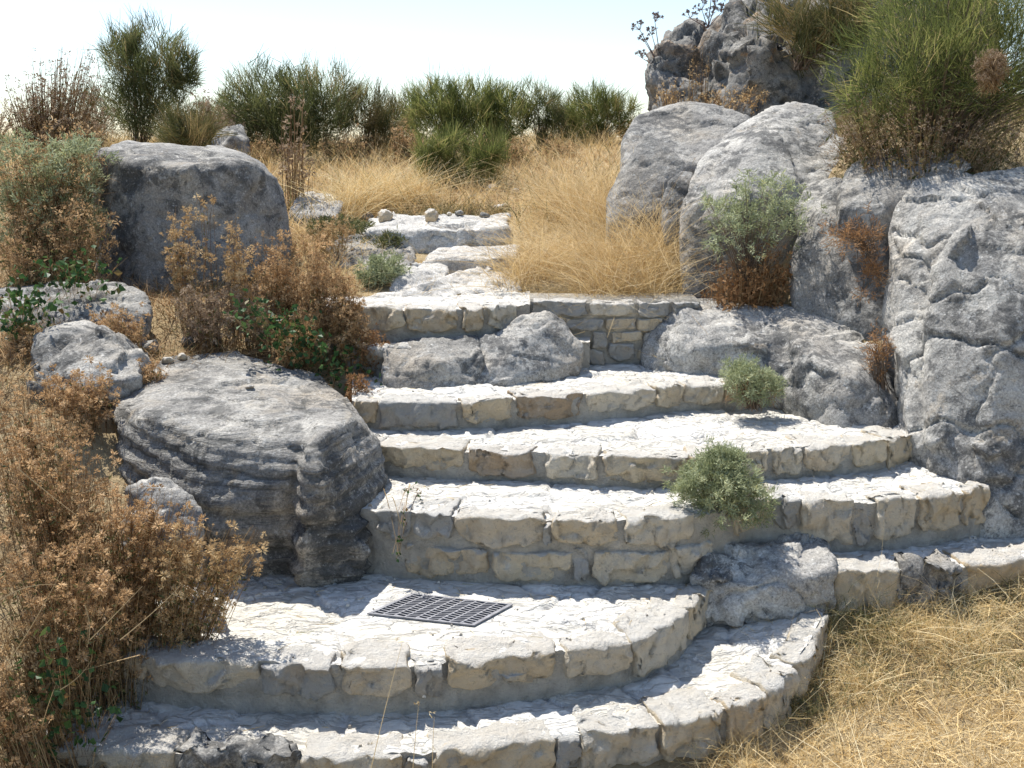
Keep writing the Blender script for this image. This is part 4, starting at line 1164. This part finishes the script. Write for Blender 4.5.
# --- foreground brown shrubs
GF = 'brown seed-head shrubs at the lower left'
for i, (px_, Y_, blobs_, st, hd, lab) in enumerate([
    (35, 2.85, [(30, 440, 2.8, 58, 58), (85, 470, 2.8, 45, 45)], 90, 800, 'upper brown seed-head shrub at the left edge'),
    (90, 2.8, [(115, 510, 2.72, 55, 45), (165, 525, 2.7, 42, 42)], 100, 950, 'brown seed-head shrub in front of the half hidden pale rock'),
    (115, 2.75, [(190, 550, 2.68, 46, 38), (240, 545, 2.72, 30, 32)], 90, 820, 'brown seed-head shrub reaching over the landing'),
    (25, 2.55, [(35, 560, 2.5, 64, 60), (95, 580, 2.5, 48, 46)], 100, 900, 'dark brown seed-head shrub low at the left edge'),
    (80, 2.62, [(125, 590, 2.66, 42, 24), (85, 610, 2.6, 30, 30)], 70, 460, 'low brown seed-head shrub at the left end of the landing'),
    (10, 2.4, [(5, 650, 2.45, 40, 42), (42, 640, 2.45, 28, 36)], 70, 420, 'sparse brown shrub at the lower left corner'),
    (-10, 2.2, [(-8, 690, 2.25, 28, 44), (18, 700, 2.25, 16, 30)], 80, 300, 'dark brown thicket filling the lower left corner'),
    (15, 3.1, [(20, 400, 3.1, 40, 34), (60, 420, 3.1, 34, 26)], 60, 420, 'brown plant below the small pale grey rock')]):
    hd = int(hd * .78); st = int(st * 1.7)
    head_shrub(lab, plant_base(px_, Y_), [pblob(*b) for b in blobs_], st, hd, ['brown_head', 'brown_head', 'tan_head', 'brown_head', 'brown_head', 'tan_head', 'brown_head', 'brown_head'][i], hr=.0105, leaf=int(hd * 1.3), hl=.015, group=GF, toph=.62, bits=19, stemr=.0015, lean=.28)
# bare twigs leaning out of the shrubs
for (x0, y0, Ya, x1, y1, Yb) in [(10, 660, 2.3, 75, 565, 2.3), (0, 600, 2.3, 60, 560, 2.3), (90, 640, 2.35, 140, 590, 2.35), (40, 735, 2.25, 50, 690, 2.25), (0, 430, 2.6, 25, 415, 2.6), (85, 605, 2.32, 100, 645, 2.3), (120, 640, 2.35, 190, 585, 2.4), (20, 470, 2.6, 80, 520, 2.5), (60, 690, 2.3, 110, 662, 2.3), (140, 655, 2.45, 75, 672, 2.4)]:
    a = Acc()
    p0, p1 = W(x0, y0, Ya), W(x1, y1, Yb)
    d = p1 - p0
    a.tubes(p0[None], unit(d)[None], np.linalg.norm(d), .0018, rng.normal(size=(1, 3)) * .12, seg=6, rnd=np.array([.9]))
    tag(a.build('dead_twig', M['dry_stem']), 'bare dry twig sticking out of the brown shrubs at the lower left', 'twig', 'bare twigs in the brown shrubs')

# --- golden grass on the right of the path
GG = 'golden grass beside the upper path'
def gpts(lst): return [np.array([W(p, 300, Y)[0], Y, g1(W(p, 300, Y)[0], Y)]) for p, Y in lst]
tussock('front golden tussock spilling over the low wall', gpts([(540, 4.85), (580, 4.8), (620, 4.82), (655, 4.85), (600, 4.95), (520, 4.95), (640, 4.95)]), 2500, .38, 'straw', group=GG, lean=(-.15, -.1, 0))
tussock('tall golden tussock against the leaning boulder', gpts([(600, 5.2), (640, 5.1), (665, 5.05), (620, 5.35), (655, 5.3)]), 1900, .48, 'straw', group=GG, lean=(-.1, 0, 0))
tussock('golden tussock leaning over the path slabs', gpts([(525, 5.15), (545, 5.3), (560, 5.5), (580, 5.6), (555, 5.2)]), 1500, .36, 'straw', group=GG, lean=(-.2, 0, 0))
tussock('pale golden tussock high behind the others', gpts([(590, 6.2), (615, 6.4), (570, 6.5), (610, 6.0), (560, 6.9)]), 2200, .5, 'straw', wd=.003, group=GG)
tussock('olive and straw tussock left of the path head', gpts([(360, 7.3), (390, 7.5), (420, 7.7), (345, 7.1), (375, 7.9)]), 2200, .42, 'hay', wd=.004, group='tussocks by the path head')
tussock('low green and straw weeds among the stones at the path head', gpts([(405, 7.15), (440, 7.2), (470, 7.2), (455, 7.3), (500, 7.2)]), 500, .13, 'broom_brown', wd=.004, group='weeds by the path slabs')
tussock('straw weeds growing at the left ends of the path slabs', gpts([(350, 6.1), (365, 5.7), (352, 5.2), (345, 4.95)]), 500, .14, 'hay', wd=.003, group='weeds by the path slabs')
tussock('straw weeds in the joints between the path slabs', gpts([(410, 5.65), (450, 5.62), (500, 5.68), (445, 5.1), (430, 5.02)]), 320, .08, 'straw', wd=.003, group='weeds by the path slabs')
tussock('small yellow tuft in the gap of the top step', gpts([(500, 4.62), (512, 4.62)]), 420, .10, 'rust', wd=.002, name='grass_tuft')
M['yellow_tuft'] = veg_mat('yellow_green_tuft', [(0, (.16, .18, .03)), (1, (.45, .36, .08))], .3)
tussock('yellow-green tuft on the edge of the top step', gpts([(505, 4.72), (520, 4.72)]), 420, .09, 'yellow_tuft', wd=.002, name='grass_tuft')

# --- sage bushes on the steps
sage('round silver-green bush growing on the third step', W(715, 532, 3.28), [pblob(718, 487, 3.22, 44, 38, 40), pblob(745, 505, 3.25, 28, 26), pblob(695, 490, 3.22, 24, 24), pblob(725, 460, 3.24, 22, 16)], 560, fl=.020, per=30, stems=90)
sage('small silver-green bush at the end of the fifth step', W(752, 408, 4.0), [pblob(745, 380, 4.0, 24, 20), pblob(765, 388, 4.02, 18, 16)], 260, fl=.022, per=26, dry=260, stems=60)
sage('silver-green bush with rusty base against the leaning boulder', W(748, 300, 4.72), [pblob(720, 215, 4.75, 30, 22), pblob(765, 195, 4.75, 34, 26), pblob(785, 220, 4.72, 30, 28), pblob(740, 235, 4.7, 40, 22)], 230, fl=.028, per=17, dry=0, stems=90, wd=.0025)
head_shrub('rusty dead undergrowth hanging below the leaning boulder sage', W(745, 302, 4.66), [pblob(735, 275, 4.66, 38, 28), pblob(775, 265, 4.66, 26, 36)], 240, 900, 'rust', hr=.012, leaf=1600, leafmat='rust', hl=.03, bits=8)
sage('small blue-grey sage tuft beside the path slabs', W(385, 290, 5.2), [pblob(385, 272, 5.2, 22, 16), pblob(372, 280, 5.15, 14, 10)], 180, fl=.024, per=24, wd=.0025)
sage('flat green creeping plant draped over the rock ledge', W(350, 238, 6.0), [pblob(345, 230, 6.0, 30, 7), pblob(385, 242, 5.9, 26, 8), pblob(330, 226, 6.1, 22, 6)], 230, fl=.03, per=18, wd=.003, mat='herb')

# --- right: big broom, ferns, umbels
broom('big green broom bush hanging over the right boulders', np.array([*W(930, 160, 4.95)[:2], W(930, 165, 4.95)[2]]), [pblob(930, 60, 4.95, 95, 60), pblob(880, 90, 4.85, 52, 40), pblob(1000, 70, 4.95, 70, 70), pblob(960, 0, 5.1, 90, 50), pblob(1090, 60, 5.0, 70, 80)], 19000, .085, 'broom_light', name='broom_shrub', wd=.0030, fan=1.1, twigs=260)
head_shrub('brown dead skirt of twigs under the big broom', np.array([*W(930, 160, 4.8)[:2], W(930, 165, 4.8)[2]]), [pblob(900, 125, 4.75, 80, 26), pblob(990, 130, 4.75, 60, 26), pblob(845, 118, 4.85, 34, 34), pblob(832, 150, 5.0, 20, 22)], 420, 1500, 'pink_head', hr=.010, name='dead_twigs', cat='twigs', leaf=2600, leafmat='broom_brown', hl=.024, bits=7)
head_shrub('round pale brown dry seed ball in the green broom', W(992, 66, 4.42), [pblob(992, 66, 4.42, 18, 19)], 320, 1100, 'pink_head', hr=.006, name='seed_ball', bits=8, snap=False, lean=0)
sage('dry rusty fern hanging on the upright smooth rock', W(868, 250, 4.32), [pblob(855, 238, 4.30, 30, 20, 18), pblob(872, 275, 4.26, 13, 32, 12)], 130, mat='rust', fl=.032, per=9, shell=False, stems=70, name='dry_fern', cat='fern')
sage('dark rusty dry fern in the crack beside the huge boulder', W(880, 390, 3.98), [pblob(878, 355, 3.98, 12, 26)], 70, mat='rust', fl=.026, per=8, shell=False, name='dry_fern', cat='fern')
def umbel(label, px, pyb, Y, tops):
    b = W(px, pyb, Y)
    root = empty('umbel_plant', b, label, 'dry plant', 'dark umbels on the crag')
    a = Acc()
    for tx, ty, r in tops:
        T = W(tx, ty, Y)
        d = T - b
        a.tubes(b[None], unit(d)[None], np.linalg.norm(d), .008, np.zeros((1, 3)), seg=3, rnd=np.array([.4]))
        n = 9; q = r * Y / FPX
        dd = rdir(n, .9)
        f = Acc()
        f.tubes(np.repeat(T[None], n, 0), dd, q, .003, np.zeros((n, 3)), seg=1)
        C = np.repeat(T + dd * q, 10, 0)
        f.leaves(C, rdir(len(C), .4), .022, .012)
        f.build('seed_head', M['umbel'], root)
    a.build('stalks', M['umbel'], root)
umbel('dark dry umbel plant leaning off the left edge of the crag', 662, 70, 9.4, [(640, 30, 8), (655, 22, 8), (645, 42, 7), (642, 58, 7), (652, 35, 7)])
umbel('dark dry umbel plant on the crag against the sky', 708, 28, 9.5, [(690, 18, 7), (702, 10, 8), (715, 6, 10), (712, 16, 8), (722, 12, 7), (712, -8, 8)])
head_shrub('orange-brown grass tufts growing on the crag face', W(700, 105, 8.6), [pblob(672, 92, 8.9, 22, 16), pblob(735, 98, 8.4, 40, 14), pblob(700, 60, 9.0, 12, 14)], 160, 420, 'tan_head', hr=.013, leaf=300, leafmat='tan_head', hl=.025, bits=6, stemr=.003, snap=False, lean=.9)
broom('dry grey-green broom on top of the crag', np.array([*W(800, 60, 8.4)[:2], W(800, 70, 8.4)[2]]), [pblob(800, 25, 8.4, 40, 30), pblob(850, 10, 8.4, 40, 36)], 2200, .3, 'broom_brown', wd=.006)
# dry stalk plant in front of the broad dark broom
head_shrub('tall pale dry thistle in front of the broad dark broom', plant_base(292, 7.2), [pblob(300, 100, 7.2, 16, 16), pblob(285, 130, 7.2, 14, 18), pblob(300, 150, 7.2, 16, 22)], 30, 130, 'pink_head', hr=.02, stemr=.004, leaf=60, leafmat='tan_head', hl=.04)

# --- grass that nobody could count
PATH = [tuple(W(a, 300, b)[:2]) for a, b in [(355, 4.7), (335, 6.3), (365, 6.95), (395, 7.15), (510, 7.15), (522, 5.8), (500, 4.8)]]
def scatter(poly, n):
    poly = np.asarray(poly, float)
    lo, hi = poly.min(0), poly.max(0)
    out = []
    c = 0
    while c < n:
        p = lo + (hi - lo) * rng.random((n, 2))
        p = p[pin_poly(p[:, 0], p[:, 1], poly)]
        out.append(p); c += len(p)
    p = np.concatenate(out)[:n]
    p = p[~pin_poly(p[:, 0], p[:, 1], PATH)]
    for pl, lev in STEPZ:
        p = p[~pin_poly(p[:, 0], p[:, 1], pl)]
    return p

def grass(name, label, specs):
    f = {}
    for poly, n, L, wd, mat, flat, curl in specs:
        f.setdefault(mat, Acc())
        p = scatter(poly, n)
        n = len(p)
        P = np.stack([p[:, 0], p[:, 1], ground(p[:, 0], p[:, 1]) - .005], 1)
        cl = fbm(P * np.array([5, 5, 0]), 3)
        D = rdir(n); D[:, 2] = np.abs(D[:, 2]) + flat; D = unit(D)
        LL = L * (.4 + .8 * rng.random(n)) * (1 + .8 * cl)
        bend = rng.normal(size=(n, 3)) * curl; bend[:, 2] = -np.abs(bend[:, 2]) * .8
        f[mat].ribbons(P, D, LL, wd * (.6 + .8 * rng.random(n)), bend, seg=3, tip=.2, rnd=np.clip(rng.random(n) * .8 + .1 + .5 * cl, 0, .935))
    mats = list(f)
    o = None
    if len(mats) == 1:
        o = f[mats[0]].build(name, M[mats[0]])
    else:
        V = []; Q = []; r = []; mi = []; k = 0
        for i, m_ in enumerate(mats):
            v = np.concatenate(f[m_].V); q = np.concatenate(f[m_].Q)
            V.append(v); Q.append(q + k); r.append(np.concatenate(f[m_].r)); mi.append(np.full(len(q), i)); k += len(v)
        o = mesh_np(name, np.concatenate(V), np.concatenate(Q), attrs={'rnd': np.concatenate(r)}, smooth=False)
        for m_ in mats: o.data.materials.append(M[m_])
        o.data.polygons.foreach_set('material_index', np.concatenate(mi).astype(np.int32))
    tag(o, label, 'grass', kind='stuff')
    return o

grass('dry_grass', 'dry straw-coloured grass at the right of the lowest step',
      [([(.25, 1.8), (2.3, 1.8), (2.3, 3.2), (.9, 3.2), (.5, 2.5)], 30000, .08, .0028, 'hay', .0, .5),
       ([(.45, 2.2), (2.3, 2.2), (2.3, 3.2), (.9, 3.2), (.6, 2.5)], 3200, .13, .0019, 'hay', .5, .35),
       ([(.6, 2.1), (2.3, 2.1), (2.3, 3.1), (.9, 3.1)], 700, .24, .0024, 'hay', .25, .5),
       ([(.75, 2.7), (2.0, 2.75), (2.0, 3.2), (.95, 3.2)], 2600, .09, .0020, 'herb', .7, .3),
       ([(-1.3, 1.9), (.5, 1.9), (.6, 2.35), (-1.3, 2.35)], 6000, .07, .002, 'hay', .2, .4)])
grass('dry_grass', 'dry golden grass of the field below the skyline',
      [([(-6, 6.6), (.75, 6.2), (1.25, 13), (-9, 13)], 28000, .26, .005, 'straw', .8, .3),
       ([(-6, 6.6), (.75, 6.2), (1.25, 13), (-9, 13)], 4000, .34, .006, 'broom_brown', .9, .25),
       ([(-2.2, 6.9), (.6, 6.9), (1.0, 9.5), (-3.2, 9.5)], 5000, .15, .006, 'brown_head', .5, .4),
       ([(-1.2, 6.9), (.2, 6.9), (.2, 7.6), (-1.2, 7.6)], 700, .10, .005, 'herb', .5, .4),
       ([(-1.6, 5.0), (.1, 5.6), (.3, 6.8), (-1.8, 6.8)], 5000, .16, .004, 'straw', .5, .4)])
grass('dry_grass', 'sparse dead growth on the bank under the big broom', [([(1.55, 4.75), (4.2, 4.7), (5, 8), (2.0, 8)], 9000, .13, .004, 'broom_brown', .6, .4), ([(1.55, 4.75), (4.2, 4.7), (5, 8), (2.0, 8)], 7000, .10, .004, 'dry_stem', .5, .4)])
grass('dry_grass', 'brown dead growth carpeting the left bank',
      [([(-2.4, 3.3), (-.75, 4.1), (-.72, 5.2), (-1.2, 6.5), (-4, 6.5), (-3.2, 4)], 14000, .12, .004, 'dry_stem', .6, .4),
       ([(-2.4, 2.3), (-.85, 2.35), (-.95, 3.1), (-2.4, 3.5)], 9000, .09, .003, 'dry_stem', .5, .4),
       ([(-2.4, 3.3), (-.75, 4.1), (-.72, 5.2), (-1.2, 6.5), (-4, 6.5), (-3.2, 4)], 14000, .11, .0035, 'brown_head', .6, .4),
       ([(-2.4, 3.3), (-.75, 4.1), (-.72, 5.2), (-1.2, 6.5), (-4, 6.5), (-3.2, 4)], 4000, .09, .0035, 'herb', .6, .4)])
GT = 'straw tufts along the edge of the steps'
for px_, Y_, n_, L_, mt_, lab in [(805, 3.02, 260, .17, 'hay', 'straw tuft between the dark pitted rock and the side ledge'), (830, 3.0, 200, .15, 'hay', 'straw tuft at the left end of the side ledge'), (880, 3.0, 240, .15, 'herb', 'greenish tuft below the dark stone of the side ledge'),
                                  (930, 3.0, 240, .15, 'hay', 'straw tuft in the middle of the side ledge foot'), (990, 2.95, 260, .16, 'hay', 'straw tuft at the far right foot of the side ledge'), (815, 2.75, 260, .14, 'herb', 'olive tuft beside the right tip of the lowest step'), (770, 2.5, 240, .13, 'hay', 'straw tuft along the curve of the lowest step'), (860, 2.8, 260, .15, 'hay', 'loose straw tuft out in the dry grass')]:
    b0 = plant_base(px_, Y_)
    tussock(lab, [b0, b0 + np.array([.04, 0, 0]), b0 - np.array([.04, 0, 0])], n_, L_, mt_, wd=.0018, group=GT, fan=.4, name='grass_tuft')
# single dry stalks in front of the lowest step
for i, (p0, p1, lab) in enumerate([((362, 790, 2.3), (398, 640, 2.3), 'long leaning straw in front of the landing'), ((431, 790, 2.3), (432, 715, 2.3), 'short upright dark stalk in front of the lowest step'), ((410, 790, 2.32), (416, 705, 2.32), 'thin pale stalk between the other two')]):
    a_, b_ = W(*p0), W(*p1)
    a_[2] = g1(a_[0], a_[1]) - .01
    t = Acc()
    d = b_ - a_
    t.tubes(a_[None], unit(d)[None], np.linalg.norm(d), .0016, np.array([[.02, 0, -.02]]), seg=5, rnd=np.array([.8]))
    t.leaves(b_ + rng.normal(size=(5, 3)) * .004, rdir(5, 1), .012, .003)
    o = t.build('grass_stalk', M['hay'])
    tag(o, lab, 'grass stalk', 'single stalks before the lowest step')

# --- straw and grit lying on the treads
dg = bpy.context.evaluated_depsgraph_get(); dg.update()
acc = Acc(); grit = Acc()
for (Fc, Bc, n_) in [(FA, BA, 160), (FB, BB, 260), (FC, BC, 170), (FD, BD, 130), (FE, BE, 90), (FR, BR, 90)]:
    for _ in range(n_):
        i_ = int(rng.integers(4, len(Fc) - 4)); t_ = min(.98, rng.random() ** .55)
        p = Fc[i_, :3] * (1 - t_) + Bc[i_, :3] * t_
        ok, loc, nrm, _i, ob, _m = sc.ray_cast(dg, Vector((p[0], p[1], p[2] + .06)), Vector((0, 0, -1)), distance=.12)
        if not ok or not ob.name.startswith(('step', 'edge_stone')): continue
        q = np.array([[loc.x, loc.y, loc.z + .002]])
        if rng.random() < .55:
            a_ = rng.random() * 6.28
            acc.ribbons(q, np.array([[math.cos(a_), math.sin(a_), .06]]), .012 + .05 * rng.random() ** 2, .0022, rng.normal(size=(1, 3)) * np.array([.25, .25, .02]), seg=3, tip=.5)
        else:
            r_ = .002 + .005 * rng.random() ** 2
            V = q + np.array([[-r_, -r_, -.001], [r_, -r_ * .8, -.001], [r_ * .9, r_, -.001], [-r_ * .7, r_ * .9, -.001], [-r_ * .5, -r_ * .5, r_], [r_ * .6, -r_ * .4, r_ * .8], [r_ * .5, r_ * .6, r_ * .9], [-r_ * .4, r_ * .5, r_ * .7]])
            grit.add(V, np.array([[4, 5, 6, 7], [0, 1, 5, 4], [1, 2, 6, 5], [2, 3, 7, 6], [3, 0, 4, 7]]), np.full(8, rng.random()))
tag(acc.build('straw_litter', M['hay']), 'broken bits of straw lying scattered on the white treads', 'litter', kind='stuff')
M['grit'] = veg_mat('limestone_grit', [(0, (.30, .26, .20)), (1, (.60, .55, .46))], 0)
tag(grit.build('gravel', M['grit']), 'loose limestone grit in the corners of the treads', 'gravel', kind='stuff')
